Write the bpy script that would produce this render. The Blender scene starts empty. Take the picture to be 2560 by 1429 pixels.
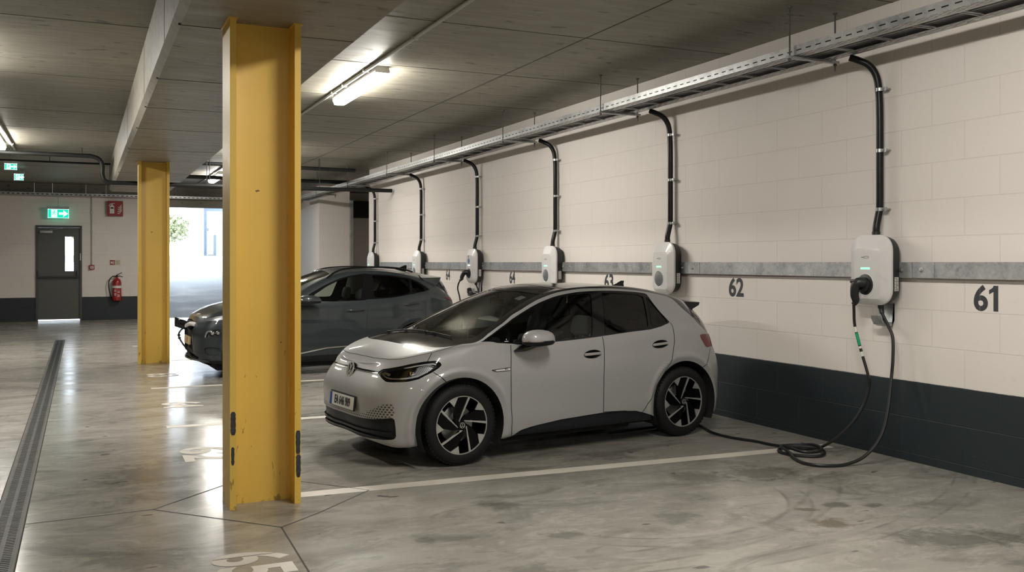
import bpy, bmesh, math, random
import numpy as np
from mathutils import Vector, Matrix

scene = bpy.context.scene
COL = scene.collection
PI = math.pi
rng = random.Random(7)

# ------------------------------------------------------------------ camera, world, exposure
EYE = 1.65
YAW = math.atan((1280 - 205) / 2350)
cam_d = bpy.data.cameras.new('camera')
cam = bpy.data.objects.new('camera', cam_d)
COL.objects.link(cam)
cam_d.sensor_width = 36.0
cam_d.lens = 36.0 * 2350 / 2560
cam_d.shift_y = -59.5 / 2560
cam_d.clip_start = 0.05
cam_d.clip_end = 400
cam.location = (0, 0, EYE)
cam.rotation_euler = (PI / 2, 0, -YAW)
scene.camera = cam

world = bpy.data.worlds.new('daylight')
scene.world = world
world.use_nodes = True
bg = world.node_tree.nodes['Background']
bg.inputs['Color'].default_value = (0.80, 0.90, 1.0, 1)
bg.inputs['Strength'].default_value = 3.0

scene.view_settings.view_transform = 'Standard'
scene.view_settings.look = 'None'
scene.view_settings.gamma = 1.0
scene.view_settings.use_curve_mapping = False
scene.view_settings.exposure = 1.55
LAMP_POWER = 46.0          # emission of the batten diffusers
scene.cycles.use_denoising = True
scene.cycles.max_bounces = 10
scene.cycles.diffuse_bounces = 5
scene.cycles.glossy_bounces = 5
scene.cycles.transmission_bounces = 8
scene.cycles.transparent_max_bounces = 16
scene.cycles.sample_clamp_indirect = 6.0
scene.cycles.caustics_reflective = False
scene.cycles.caustics_refractive = False

# ------------------------------------------------------------------ helpers
def srgb(r, g, b):
    f = lambda c: (c / 255 / 12.92) if c / 255 <= 0.04045 else ((c / 255 + 0.055) / 1.055) ** 2.4
    return (f(r), f(g), f(b))

class MB:
    """collects shapes and links them as ONE mesh object"""
    def __init__(s):
        s.v = []; s.f = []
    def add(s, v, f, M=None):
        b = len(s.v)
        for p in v:
            p = Vector(p)
            s.v.append(tuple(M @ p) if M is not None else tuple(p))
        s.f += [tuple(b + i for i in q) for q in f]
        return s
    def box(s, lo, hi, bev=0.0, M=None, seg=2):
        lo = Vector(lo); hi = Vector(hi)
        bm = bmesh.new()
        bmesh.ops.create_cube(bm, size=1)
        for v in bm.verts:
            v.co = Vector(((lo[i] + hi[i]) / 2 + v.co[i] * (hi[i] - lo[i]) for i in range(3)))
        if bev > 0:
            bmesh.ops.bevel(bm, geom=bm.edges[:], offset=bev, segments=seg, profile=0.5, affect='EDGES')
        bm.verts.index_update()
        s.add([v.co[:] for v in bm.verts], [[v.index for v in f.verts] for f in bm.faces], M)
        bm.free()
        return s
    def tube(s, path, r, seg=10, cap=True, M=None):
        P = [Vector(p) for p in path]
        R = r if isinstance(r, (list, tuple)) else [r] * len(P)
        t0 = (P[1] - P[0]).normalized()
        up = Vector((0, 0, 1)) if abs(t0.z) < 0.9 else Vector((1, 0, 0))
        n = (up - t0 * up.dot(t0)).normalized()
        V = []; F = []
        for i, p in enumerate(P):
            t = (P[min(i + 1, len(P) - 1)] - P[max(i - 1, 0)]).normalized()
            n = (n - t * n.dot(t)).normalized()
            b = t.cross(n)
            for k in range(seg):
                a = 2 * PI * k / seg
                V.append(p + (n * math.cos(a) + b * math.sin(a)) * R[i])
        for i in range(len(P) - 1):
            for k in range(seg):
                k2 = (k + 1) % seg
                F.append((i * seg + k, i * seg + k2, (i + 1) * seg + k2, (i + 1) * seg + k))
        if cap:
            F.append(tuple(range(seg - 1, -1, -1)))
            F.append(tuple((len(P) - 1) * seg + k for k in range(seg)))
        return s.add(V, F, M)
    def cyl(s, p0, p1, r, seg=20, M=None):
        return s.tube([p0, p1], r, seg, True, M)
    def lathe(s, prof, seg=32, M=None, closed=False):
        """profile of (radius, height) revolved about local Z"""
        V = []; F = []
        n = len(prof)
        for k in range(seg):
            a = 2 * PI * k / seg
            for r, h in prof:
                V.append((r * math.cos(a), r * math.sin(a), h))
        for k in range(seg):
            k2 = (k + 1) % seg
            for i in range(n - 1 if not closed else n):
                i2 = (i + 1) % n
                F.append((k * n + i, k2 * n + i, k2 * n + i2, k * n + i2))
        return s.add(V, F, M)
    def prism(s, poly, d0, d1, M=None):
        """2D polygon (x, y) extruded along z"""
        n = len(poly)
        V = [(x, y, d0) for x, y in poly] + [(x, y, d1) for x, y in poly]
        F = [tuple(range(n - 1, -1, -1)), tuple(range(n, 2 * n))]
        F += [(i, (i + 1) % n, n + (i + 1) % n, n + i) for i in range(n)]
        return s.add(V, F, M)
    def loft(s, rings, cap0=True, cap1=True, M=None):
        n = len(rings[0])
        V = [p for r in rings for p in r]
        F = []
        for i in range(len(rings) - 1):
            for k in range(n):
                k2 = (k + 1) % n
                F.append((i * n + k, i * n + k2, (i + 1) * n + k2, (i + 1) * n + k))
        if cap0: F.append(tuple(range(n - 1, -1, -1)))
        if cap1: F.append(tuple((len(rings) - 1) * n + k for k in range(n)))
        return s.add(V, F, M)
    def build(s, name, m, parent=None, smooth=True, angle=35, recalc=True):
        me = bpy.data.meshes.new(name)
        me.from_pydata(s.v, [], s.f)
        if recalc:
            bm = bmesh.new(); bm.from_mesh(me)
            bmesh.ops.recalc_face_normals(bm, faces=bm.faces[:])
            bm.to_mesh(me); bm.free()
        if smooth:
            me.polygons.foreach_set('use_smooth', [True] * len(me.polygons))
            me.set_sharp_from_angle(angle=math.radians(angle))
        me.materials.append(m)
        o = bpy.data.objects.new(name, me)
        COL.objects.link(o)
        if parent is not None: o.parent = parent
        return o

def thing(name, label, cat, loc=(0, 0, 0), rz=0.0, group=None):
    o = bpy.data.objects.new(name, None)
    o.empty_display_size = 0.1
    COL.objects.link(o)
    o.location = loc
    o.rotation_euler = (0, 0, rz)
    tag(o, label, cat, group)
    return o

def tag(o, label=None, cat=None, group=None, kind=None):
    if label: o['label'] = label
    if cat: o['category'] = cat
    if group: o['group'] = group
    if kind: o['kind'] = kind
    return o

def struct(o):
    o['kind'] = 'structure'
    return o

def kids(o):
    return [c for c in bpy.data.objects if c.parent == o]

def copy_tree(o, parent=None):
    c = o.copy(); COL.objects.link(c)
    if parent is not None: c.parent = parent
    for k in kids(o): copy_tree(k, c)
    return c

def text_mesh(txt, size, depth=0.0, bold=0.0, space=1.0, align='CENTER', sx=1.0):
    """returns verts, faces of lettering in the XY plane (built-in font)"""
    cu = bpy.data.curves.new('lettering', 'FONT')
    cu.body = txt; cu.size = size; cu.extrude = depth; cu.offset = bold
    cu.space_character = space; cu.align_x = align; cu.align_y = 'CENTER'
    cu.resolution_u = 6
    o = bpy.data.objects.new('lettering', cu); COL.objects.link(o)
    bpy.context.view_layer.update()
    dg = bpy.context.evaluated_depsgraph_get()
    me = o.evaluated_get(dg).to_mesh()
    V = [(v.co.x * sx, v.co.y, v.co.z) for v in me.vertices]
    F = [tuple(p.vertices) for p in me.polygons]
    o.evaluated_get(dg).to_mesh_clear()
    bpy.data.objects.remove(o); bpy.data.curves.remove(cu)
    return V, F

def frame(origin, xa, ya):
    """matrix that maps local x, y, z to xa, ya, xa x ya at origin"""
    xa = Vector(xa).normalized(); ya = Vector(ya).normalized(); za = xa.cross(ya)
    M = Matrix((xa, ya, za)).transposed().to_4x4()
    M.translation = Vector(origin)
    return M

def smooth_path(pts, n=8):
    P = [Vector(p) for p in pts]
    out = []
    for i in range(len(P) - 1):
        p0 = P[i - 1] if i > 0 else P[i] * 2 - P[i + 1]
        p1, p2 = P[i], P[i + 1]
        p3 = P[i + 2] if i + 2 < len(P) else P[i + 1] * 2 - P[i]
        for k in range(n):
            t = k / n
            out.append(0.5 * ((2 * p1) + (p2 - p0) * t + (2 * p0 - 5 * p1 + 4 * p2 - p3) * t * t + (3 * p1 - p0 - 3 * p2 + p3) * t ** 3))
    out.append(P[-1])
    return out

def stroke(mb, pts, w, d0, d1, Mx):
    for a, b in zip(pts[:-1], pts[1:]):
        a = Vector((a[0], a[1])); b = Vector((b[0], b[1]))
        t = (b - a).normalized(); n = Vector((-t.y, t.x)) * w / 2
        a2 = a - t * w * 0.2; b2 = b + t * w * 0.2
        mb.prism([tuple(a2 - n), tuple(b2 - n), tuple(b2 + n), tuple(a2 + n)], d0, d1, Mx)

# ------------------------------------------------------------------ materials
class NT:
    def __init__(s, name):
        s.m = bpy.data.materials.new(name); s.m.use_nodes = True
        s.t = s.m.node_tree; s.n = s.t.nodes; s.l = s.t.links
        s.b = s.n['Principled BSDF']; s.out = s.n['Material Output']
    def node(s, ty, **kw):
        n = s.n.new(ty)
        for k, v in kw.items(): setattr(n, k, v)
        return n
    def link(s, a, b): s.l.new(a, b)
    def val(s, sock, v):
        if isinstance(v, (int, float, tuple)): sock.default_value = v
        else: s.l.new(v, sock)
    def math(s, op, a, b=None, c=None, clamp=False):
        n = s.node('ShaderNodeMath', operation=op); n.use_clamp = clamp
        s.val(n.inputs[0], a)
        if b is not None: s.val(n.inputs[1], b)
        if c is not None: s.val(n.inputs[2], c)
        return n.outputs[0]
    def coord(s, kind='Object'):
        return s.node('ShaderNodeTexCoord').outputs[kind]
    def mapping(s, vec, scale=(1, 1, 1), loc=(0, 0, 0), rot=(0, 0, 0)):
        n = s.node('ShaderNodeMapping')
        s.link(vec, n.inputs['Vector'])
        n.inputs['Scale'].default_value = scale
        n.inputs['Location'].default_value = loc
        n.inputs['Rotation'].default_value = rot
        return n.outputs[0]
    def noise(s, vec, scale=5, detail=4, rough=0.55, dist=0.0):
        n = s.node('ShaderNodeTexNoise')
        s.link(vec, n.inputs['Vector'])
        n.inputs['Scale'].default_value = scale
        n.inputs['Detail'].default_value = detail
        n.inputs['Roughness'].default_value = rough
        n.inputs['Distortion'].default_value = dist
        return n.outputs['Fac']
    def ramp(s, fac, stops, interp='LINEAR'):
        n = s.node('ShaderNodeValToRGB')
        s.link(fac, n.inputs[0])
        cr = n.color_ramp; cr.interpolation = interp
        while len(cr.elements) < len(stops): cr.elements.new(0.5)
        for e, (p, c) in zip(cr.elements, stops):
            e.position = p
            e.color = (c, c, c, 1) if isinstance(c, (int, float)) else (*c[:3], 1)
        return n.outputs[0]
    def mix(s, fac, a, b, blend='MIX'):
        n = s.node('ShaderNodeMix', data_type='RGBA', blend_type=blend)
        s.val(n.inputs[0], fac)
        for sock, v in ((n.inputs[6], a), (n.inputs[7], b)):
            if isinstance(v, tuple): sock.default_value = (*v[:3], 1)
            else: s.link(v, sock)
        return n.outputs[2]
    def bump(s, h, strength=0.2, dist=0.01):
        n = s.node('ShaderNodeBump')
        n.inputs['Strength'].default_value = strength
        n.inputs['Distance'].default_value = dist
        s.link(h, n.inputs['Height'])
        s.link(n.outputs[0], s.b.inputs['Normal'])
    def sep(s, vec):
        n = s.node('ShaderNodeSeparateXYZ'); s.link(vec, n.inputs[0]); return n.outputs
    def comb(s, x, y, z):
        n = s.node('ShaderNodeCombineXYZ')
        for i, v in enumerate((x, y, z)): s.val(n.inputs[i], v)
        return n.outputs[0]
    def color(s, c):
        if isinstance(c, tuple): s.b.inputs['Base Color'].default_value = (*c[:3], 1)
        else: s.link(c, s.b.inputs['Base Color'])
    def rough(s, r): s.val(s.b.inputs['Roughness'], r)

def plain(name, col, rough=0.5, metal=0.0, var=0.12, scale=9.0, coat=0.0, spec=0.5, bump=0.0, emit=None, estr=0.0):
    """procedural paint / plastic / metal with slight tonal and gloss variation"""
    k = NT(name)
    v = k.noise(k.coord('Object'), scale, 5)
    dark = tuple(c * (1 - var) for c in col); light = tuple(min(1, c * (1 + var)) for c in col)
    k.color(k.ramp(v, [(0.3, dark), (0.7, light)]))
    k.rough(k.ramp(v, [(0.25, max(0.02, rough * 0.85)), (0.75, min(1, rough * 1.15))]))
    k.b.inputs['Metallic'].default_value = metal
    k.b.inputs['Coat Weight'].default_value = coat
    k.b.inputs['Coat Roughness'].default_value = 0.04
    k.b.inputs['Specular IOR Level'].default_value = spec
    if bump: k.bump(k.noise(k.coord('Object'), scale * 12, 3), bump, 0.003)
    if emit:
        k.b.inputs['Emission Color'].default_value = (*emit, 1)
        k.b.inputs['Emission Strength'].default_value = estr
    return k.m

def glass_mat(name, tint, ior=1.5):
    k = NT(name)
    k.n.remove(k.b)
    tr = k.node('ShaderNodeBsdfTransparent')
    nz = k.noise(k.coord('Object'), 3, 2)
    k.link(k.ramp(nz, [(0.3, tuple(c * 0.95 for c in tint)), (0.7, tint)]), tr.inputs[0])
    gl = k.node('ShaderNodeBsdfGlossy'); gl.inputs['Roughness'].default_value = 0.02
    fr = k.node('ShaderNodeFresnel'); fr.inputs[0].default_value = ior
    mx = k.node('ShaderNodeMixShader')
    k.link(fr.outputs[0], mx.inputs[0]); k.link(tr.outputs[0], mx.inputs[1]); k.link(gl.outputs[0], mx.inputs[2])
    k.link(mx.outputs[0], k.out.inputs['Surface'])
    return k.m

def car_paint(name, col, metal, rough, coat=1.0, spec=0.5):
    """metallic flake paint; the unseen inner side of the panel is dark lining"""
    k = NT(name)
    co = k.coord('Object')
    fl = k.noise(co, 900, 1)
    bigv = k.noise(co, 2.2, 3)
    c = k.ramp(fl, [(0.3, tuple(x * 0.86 for x in col)), (0.7, tuple(min(1, x * 1.12) for x in col))])
    c = k.mix(k.ramp(bigv, [(0.35, 0.0), (0.75, 0.10)]), c, tuple(x * 0.8 for x in col))
    geo = k.node('ShaderNodeNewGeometry')
    k.color(k.mix(geo.outputs['Backfacing'], c, (0.012, 0.013, 0.014)))
    k.val(k.b.inputs['Metallic'], k.math('MULTIPLY', k.math('SUBTRACT', 1.0, geo.outputs['Backfacing']), metal))
    k.rough(k.mix(geo.outputs['Backfacing'], (rough,) * 3, (0.9,) * 3))
    k.val(k.b.inputs['Coat Weight'], k.math('MULTIPLY', k.math('SUBTRACT', 1.0, geo.outputs['Backfacing']), coat))
    k.b.inputs['Coat Roughness'].default_value = 0.03
    k.b.inputs['Specular IOR Level'].default_value = spec
    return k.m
M = {}
M['silver'] = car_paint('silver_paint', (0.345, 0.347, 0.350), 0.12, 0.48, coat=0.6, spec=0.3)
M['slate'] = car_paint('slate_paint', (0.024, 0.032, 0.036), 0.15, 0.42, coat=0.8, spec=0.3)
M['gloss_black'] = plain('gloss_black', (0.006, 0.006, 0.007), 0.06, spec=0.35)
M['roof_black'] = plain('roof_black', (0.012, 0.012, 0.013), 0.10, coat=0.3)
M['trim_black'] = plain('trim_black', (0.009, 0.010, 0.011), 0.45, bump=0.05, spec=0.25)
M['grille_black'] = plain('grille_black', (0.012, 0.015, 0.018), 0.40, bump=0.05, spec=0.25)
M['void_black'] = plain('void_black', (0.006, 0.006, 0.007), 0.8)
M['rubber'] = plain('rubber', (0.008, 0.0085, 0.009), 0.62, bump=0.2, scale=30, spec=0.25)
M['cable_black'] = plain('cable_black', (0.010, 0.011, 0.012), 0.42, bump=0.05)
M['alloy'] = plain('alloy', (0.62, 0.62, 0.61), 0.30, metal=0.75, var=0.05)
M['wheel_black'] = plain('wheel_black', (0.0025, 0.0027, 0.003), 0.18, spec=0.16)
M['badge'] = plain('badge_silver', (0.55, 0.55, 0.55), 0.3, metal=0.25)
M['chrome'] = plain('chrome', (0.75, 0.75, 0.76), 0.10, metal=1.0, var=0.03)
M['steel'] = plain('steel', (0.42, 0.43, 0.43), 0.40, metal=0.9)
M['seam'] = plain('seam', (0.010, 0.010, 0.010), 0.7)
M['reflector'] = plain('reflector', (0.012, 0.012, 0.013), 0.25, scale=60, spec=0.3)
M['reflector_light'] = plain('reflector_light', (0.22, 0.22, 0.23), 0.2, metal=0.6, scale=60)
M['guide'] = plain('light_guide', (0.62, 0.63, 0.64), 0.22, var=0.05, coat=0.5)
M['red_lens'] = plain('red_lens', (0.13, 0.006, 0.008), 0.25, coat=0.2)
M['plate_white'] = plain('plate_white', (0.66, 0.66, 0.64), 0.4, var=0.03)
M['plate_blue'] = plain('plate_blue', (0.01, 0.05, 0.32), 0.4)
M['plate_yellow'] = plain('plate_sand', (0.62, 0.50, 0.30), 0.4, var=0.05)
M['ink'] = plain('ink', (0.012, 0.012, 0.013), 0.5)
M['fabric'] = plain('fabric', (0.060, 0.064, 0.062), 0.85, bump=0.3, scale=20)
M['dash'] = plain('dash', (0.020, 0.022, 0.022), 0.6, bump=0.2, scale=30)
M['paper'] = plain('paper', (0.74, 0.75, 0.74), 0.7, var=0.03)
M['glass_front'] = glass_mat('glass_front', (0.82, 0.88, 0.83))
M['glass_side'] = glass_mat('glass_side', (0.70, 0.77, 0.72))
M['glass_dark'] = glass_mat('glass_dark', (0.13, 0.14, 0.13))
M['glass_clear'] = glass_mat('glass_clear', (0.90, 0.91, 0.92), 1.45)

def honeycomb_mat(name, base, dot, scale, axes=(1, 2), metal=0.4):
    """staggered rows of small dark cells"""
    k = NT(name)
    s = k.sep(k.coord('Object'))
    a = k.math('MULTIPLY', s[axes[0]], scale); b = k.math('MULTIPLY', s[axes[1]], scale * 1.5)
    row = k.math('FLOOR', b)
    off = k.math('MULTIPLY', k.math('MODULO', k.math('ABSOLUTE', row), 2.0), 0.5)
    fa = k.math('SUBTRACT', k.math('FRACT', k.math('ADD', a, off)), 0.5)
    fb = k.math('MULTIPLY', k.math('SUBTRACT', k.math('FRACT', b), 0.5), 0.8)
    d = k.math('SQRT', k.math('ADD', k.math('MULTIPLY', fa, fa), k.math('MULTIPLY', fb, fb)))
    f = k.ramp(d, [(0.26, 1.0), (0.34, 0.0)])
    k.color(k.mix(f, base, dot))
    k.b.inputs['Metallic'].default_value = metal
    k.b.inputs['Roughness'].default_value = 0.33
    return k.m
M['comb'] = honeycomb_mat('honeycomb_trim', (0.40, 0.395, 0.39), (0.06, 0.06, 0.062), 34)
M['lamp_comb'] = honeycomb_mat('lamp_comb', (0.62, 0.62, 0.63), (0.14, 0.14, 0.15), 70, (0, 2))
# ------------------------------------------------------------------ room materials
def concrete_ceiling(name, tone=1.0):
    k = NT(name)
    co = k.coord('Object')
    st = k.noise(k.mapping(co, (0.8, 4.2, 4.2)), 2.1, 8, 0.68, 0.6)
    bl = k.noise(co, 0.75, 6, 0.62, 0.5)
    fine = k.noise(co, 34, 4, 0.6)
    pits = k.noise(k.mapping(co, (2.2, 5.0, 5.0)), 1.9, 2, 0.45, 0.2)
    rust = k.noise(k.mapping(co, (1, 1, 1), loc=(5, 9, 2)), 0.9, 5, 0.65)
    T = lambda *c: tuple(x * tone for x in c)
    c = k.ramp(st, [(0.25, T(0.215, 0.200, 0.160)), (0.5, T(0.265, 0.248, 0.203)), (0.78, T(0.310, 0.293, 0.248))])
    c = k.mix(k.ramp(bl, [(0.40, 0.0), (0.68, 0.60)]), c, T(0.185, 0.170, 0.132))
    c = k.mix(k.ramp(rust, [(0.60, 0.0), (0.75, 0.35)]), c, T(0.20, 0.165, 0.105))
    c = k.mix(k.ramp(pits, [(0.665, 0.0), (0.70, 0.70)]), c, T(0.075, 0.070, 0.056))
    c = k.mix(k.ramp(fine, [(0.35, 0.0), (0.8, 0.20)]), c, T(0.32, 0.305, 0.265))
    k.color(c)
    k.rough(k.ramp(st, [(0.3, 0.62), (0.75, 0.42)]))
    k.bump(k.math('ADD', k.math('MULTIPLY', st, 0.7), k.math('MULTIPLY', fine, 0.3)), 0.10, 0.015)
    return k.m

def concrete_floor():
    k = NT('polished_concrete')
    co = k.coord('Object')
    X, Y, Z = k.sep(co)
    big = k.noise(co, 0.42, 5, 0.6, 0.4)
    st = k.noise(k.mapping(co, (1.0, 2.6, 1.0), rot=(0, 0, 0.12)), 1.3, 7, 0.62, 0.5)
    st2 = k.noise(k.mapping(co, (1.6, 5.0, 1.0), loc=(3, 7, 0), rot=(0, 0, -0.25)), 1.9, 5, 0.6, 0.8)
    fine = k.noise(co, 30, 4, 0.6)
    c = k.ramp(st, [(0.22, (0.225, 0.213, 0.188)), (0.42, (0.300, 0.285, 0.255)), (0.62, (0.350, 0.335, 0.303)), (0.85, (0.405, 0.390, 0.357))])
    c = k.mix(k.ramp(big, [(0.42, 0.0), (0.64, 0.62)]), c, (0.205, 0.196, 0.174))
    c = k.mix(k.ramp(st2, [(0.60, 0.0), (0.74, 0.55)]), c, (0.150, 0.145, 0.128))
    c = k.mix(k.ramp(fine, [(0.3, 0.0), (0.8, 0.15)]), c, (0.40, 0.39, 0.36))
    cl = k.noise(k.mapping(co, (1.3, 2.4, 1.0), loc=(2, 5, 0), rot=(0, 0, 0.35)), 2.6, 8, 0.70, 1.2)
    c = k.mix(k.ramp(cl, [(0.50, 0.0), (0.62, 0.40), (0.75, 0.60)]), c, (0.430, 0.412, 0.375))
    sm = k.noise(k.mapping(co, (1.1, 1.9, 1.0), loc=(8, 1, 0), rot=(0, 0, -0.15)), 1.15, 7, 0.66, 0.9)
    c = k.mix(k.ramp(sm, [(0.52, 0.0), (0.62, 0.50), (0.74, 0.80)]), c, (0.120, 0.116, 0.100))
    # oil drips
    sp = k.noise(k.mapping(co, (2.2, 4.0, 1.0), loc=(11, 3, 0)), 2.4, 2, 0.45, 0.3)
    c = k.mix(k.ramp(sp, [(0.715, 0.0), (0.745, 0.75)]), c, (0.070, 0.066, 0.058))
    # single stains: centre, half sizes, strength, tone
    wob = k.noise(co, 7.0, 6, 0.68, 0.4)
    for cx, cy, rx, ry, f, tone in ((4.83, 5.88, .40, .30, .62, 0), (3.50, 5.09, .16, .24, .45, 0), (4.32, 4.57, .15, .13, .80, 1), (4.67, 4.89, .12, .08, .75, 0), (4.77, 4.00, .50, .22, .65, 0), (4.33, 5.96, .28, .24, .45, 0), (2.58, 5.84, .15, .11, .60, 0),
                                 (2.65, 5.04, .14, .09, .55, 0), (.64, 7.83, .60, .62, .50, 0), (.31, 5.62, .44, .22, .50, 0), (4.07, 6.93, .24, .20, .50, 0), (4.41, 4.88, .11, .05, .85, 1), (1.84, 5.28, .10, .07, .55, 0), (1.54, 10.37, .36, .30, .40, 0), (4.88, 4.79, .10, .07, .70, 0)):
        dx = k.math('SUBTRACT', X, cx); dy = k.math('SUBTRACT', Y, cy)
        a = k.math('DIVIDE', k.math('SUBTRACT', k.math('MULTIPLY', dx, .909), k.math('MULTIPLY', dy, .416)), rx)
        b_ = k.math('DIVIDE', k.math('ADD', k.math('MULTIPLY', dx, .416), k.math('MULTIPLY', dy, .909)), ry)
        d = k.math('ADD', k.math('SQRT', k.math('ADD', k.math('MULTIPLY', a, a), k.math('MULTIPLY', b_, b_))), k.math('MULTIPLY', k.math('SUBTRACT', wob, 0.5), 2.6))
        c = k.mix(k.ramp(d, [(0.45, f), (1.0, 0.0)]), c, (0.105, 0.082, 0.048) if tone else (0.088, 0.086, 0.074))
    # tyre arcs: rings round two turning points
    def ring(cx, cy, r, w, a0x, a0y):
        dx = k.math('SUBTRACT', X, cx); dy = k.math('SUBTRACT', Y, cy)
        d = k.math('SQRT', k.math('ADD', k.math('MULTIPLY', dx, dx), k.math('MULTIPLY', dy, dy)))
        e = k.math('ABSOLUTE', k.math('SUBTRACT', d, r))
        band = k.ramp(k.math('DIVIDE', e, w), [(0.0, 0.35), (0.55, 0.30), (0.80, 1.0), (1.0, 0.0)])
        gate = k.math('MULTIPLY', k.math('GREATER_THAN', dx, a0x), k.math('LESS_THAN', dy, a0y))
        return k.math('MULTIPLY', band, gate)
    brk = k.ramp(k.noise(co, 3.2, 3), [(0.36, 0.0), (0.62, 0.75)])
    for args in ((3.55, 5.75, 1.17, 0.10, -0.9, -0.15), (3.0, 7.2, 2.72, 0.13, -0.5, -1.5), (3.3, 8.9, 4.75, 0.09, -1.0, -2.5)):
        c = k.mix(k.math('MULTIPLY', ring(*args), brk), c, (0.140, 0.134, 0.120))
    k.color(c)
    k.rough(k.math('ADD', k.ramp(st, [(0.3, 0.14), (0.7, 0.24)]), k.math('MULTIPLY', k.ramp(fine, [(0.3, 0.0), (0.8, 1.0)]), 0.04)))
    k.b.inputs['Specular IOR Level'].default_value = 0.38
    k.bump(k.math('ADD', k.noise(k.mapping(co, (0.7, 2.0, 1)), 2.2, 5, 0.6), k.math('MULTIPLY', fine, 0.10)), 0.05, 0.012)
    return k.m

def blockwork(name, u_axis, u_off, paint, dado=None, lower=0.665, tone=1.0):
    """painted concrete blocks, half bond; dark painted band at the foot"""
    k = NT(name)
    co = k.coord('Object')
    s = k.sep(co)
    uu = k.math('ADD', s[u_axis], 100.0 + u_off)
    vv = k.math('ADD', k.math('SUBTRACT', s[2], lower), 2.98)
    vec = k.comb(uu, vv, 0.0)
    br = k.node('ShaderNodeTexBrick')
    k.link(vec, br.inputs['Vector'])
    br.offset = 0.5
    for nm, v in (('Scale', 1.0), ('Mortar Size', 0.0055), ('Mortar Smooth', 0.6), ('Brick Width', 0.62), ('Row Height', 0.298), ('Bias', 0.0)):
        br.inputs[nm].default_value = v
    br.inputs['Color1'].default_value = (0.0, 0.0, 0.0, 1); br.inputs['Color2'].default_value = (1, 1, 1, 1)
    br.inputs['Mortar'].default_value = (0.5, 0.5, 0.5, 1)
    n1 = k.noise(co, 0.9, 4, 0.6); n2 = k.noise(co, 55, 5, 0.65); n3 = k.noise(co, 6.0, 4, 0.6)
    c = k.mix(k.ramp(br.outputs['Color'], [(0.0, 0.0), (1.0, 0.09)]), paint, tuple(x * 0.86 for x in paint))
    c = k.mix(k.ramp(n1, [(0.35, 0.0), (0.75, 0.20)]), c, tuple(x * f for x, f in zip(paint, (0.84, 0.83, 0.80))))
    c = k.mix(k.math('MULTIPLY', br.outputs['Fac'], 0.28), c, tuple(x * 0.62 for x in paint))
    c = k.mix(k.ramp(n3, [(0.66, 0.0), (0.80, 0.16)]), c, tuple(x * 0.62 for x in paint))
    if dado:
        edge = k.math('ADD', s[2], k.math('MULTIPLY', k.math('SUBTRACT', n3, 0.5), 0.012))
        f = k.math('LESS_THAN', edge, lower)
        d = k.mix(k.math('MULTIPLY', br.outputs['Fac'], 0.22), dado, tuple(x * 1.6 for x in dado))
        chip = k.math('MULTIPLY', k.ramp(k.noise(co, 24, 3, 0.6), [(0.70, 0.0), (0.73, 1.0)]), k.math('LESS_THAN', s[2], 0.16))
        d = k.mix(k.math('MULTIPLY', chip, 0.5), d, (0.30, 0.30, 0.28))
        c = k.mix(f, c, d)
        k.rough(k.mix(f, (0.62,) * 3, (0.52,) * 3))
    else:
        k.rough(0.62)
    k.color(c)
    h = k.math('ADD', k.math('MULTIPLY', k.math('SUBTRACT', 1.0, br.outputs['Fac']), 1.0), k.math('MULTIPLY', n2, 0.30))
    k.bump(h, 0.34, 0.006)
    return k.m

CREAM = (0.74, 0.695, 0.660)
NAVY = (0.012, 0.020, 0.025)
M['ceiling'] = concrete_ceiling('board_marked_concrete')
M['beam'] = concrete_ceiling('beam_concrete', 1.05)
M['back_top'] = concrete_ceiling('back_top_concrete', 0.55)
M['floor'] = concrete_floor()
M['wall_r'] = blockwork('painted_blockwork_right', 1, -0.10, CREAM, NAVY)
M['wall_b'] = blockwork('painted_blockwork_back', 0, 0.12, CREAM, NAVY)
M['wall_pier'] = blockwork('painted_blockwork_pier', 0, 0.0, CREAM)
M['joint'] = plain('joint', (0.060, 0.056, 0.048), 0.85)
M['saw'] = plain('saw_cut', (0.060, 0.055, 0.048), 0.8)
M['paint_line'] = plain('line_paint', (0.62, 0.585, 0.53), 0.45, var=0.12, scale=3)
M['paint_yellow'] = plain('line_paint_yellow', (0.42, 0.36, 0.17), 0.5, var=0.2, scale=3)
M['number_dark'] = plain('number_paint', (0.035, 0.040, 0.045), 0.6)
M['galv'] = None
M['ramp'] = plain('ramp_concrete', (0.31, 0.345, 0.40), 0.6, var=0.30, scale=1.3, bump=0.1)
M['outdoor'] = plain('outdoor_paving', (0.55, 0.55, 0.54), 0.8, scale=0.6)
M['render_white'] = plain('white_render', (0.30, 0.30, 0.31), 0.8, var=0.04)

# ------------------------------------------------------------------ room
WX = 6.25; CZ = 3.85; BY = 29.3
fl = struct(MB().box((-9.2, -9.2, -.25), (10.2, BY + .25, 0)).build('floor', M['floor'], smooth=False))
cl = struct(MB().box((-9.2, -9.2, CZ), (10.2, BY + .25, CZ + .3)).build('ceiling', M['ceiling'], smooth=False))
wr = struct(MB().box((WX, -9.2, 0), (WX + .3, 21.9, CZ)).build('wall_right', M['wall_r'], smooth=False))
struct(MB().box((-9.2, -9.2, 0), (-9.0, BY, CZ)).build('wall_left', M['wall_r'], smooth=False))
struct(MB().box((-9.0, -9.2, 0), (WX, -9.0, CZ)).build('wall_front', M['wall_b'], smooth=False))
OPL, OPR, OPT = 2.10, 6.20, 3.27
DL, DR, DT = -1.17, 0.0, 2.68
b = MB()
b.box((-9.2, BY, 0), (DL, BY + .25, 3.56)); b.box((DR, BY, 0), (OPL, BY + .25, 3.56)); b.box((DL, BY, DT), (DR, BY + .25, 3.56))
wb = struct(b.build('wall_back', M['wall_b'], smooth=False))
struct(MB().box((-9.2, BY, 3.56), (OPL, BY + .25, CZ)).build('wall_back_top', M['back_top'], smooth=False))
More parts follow.
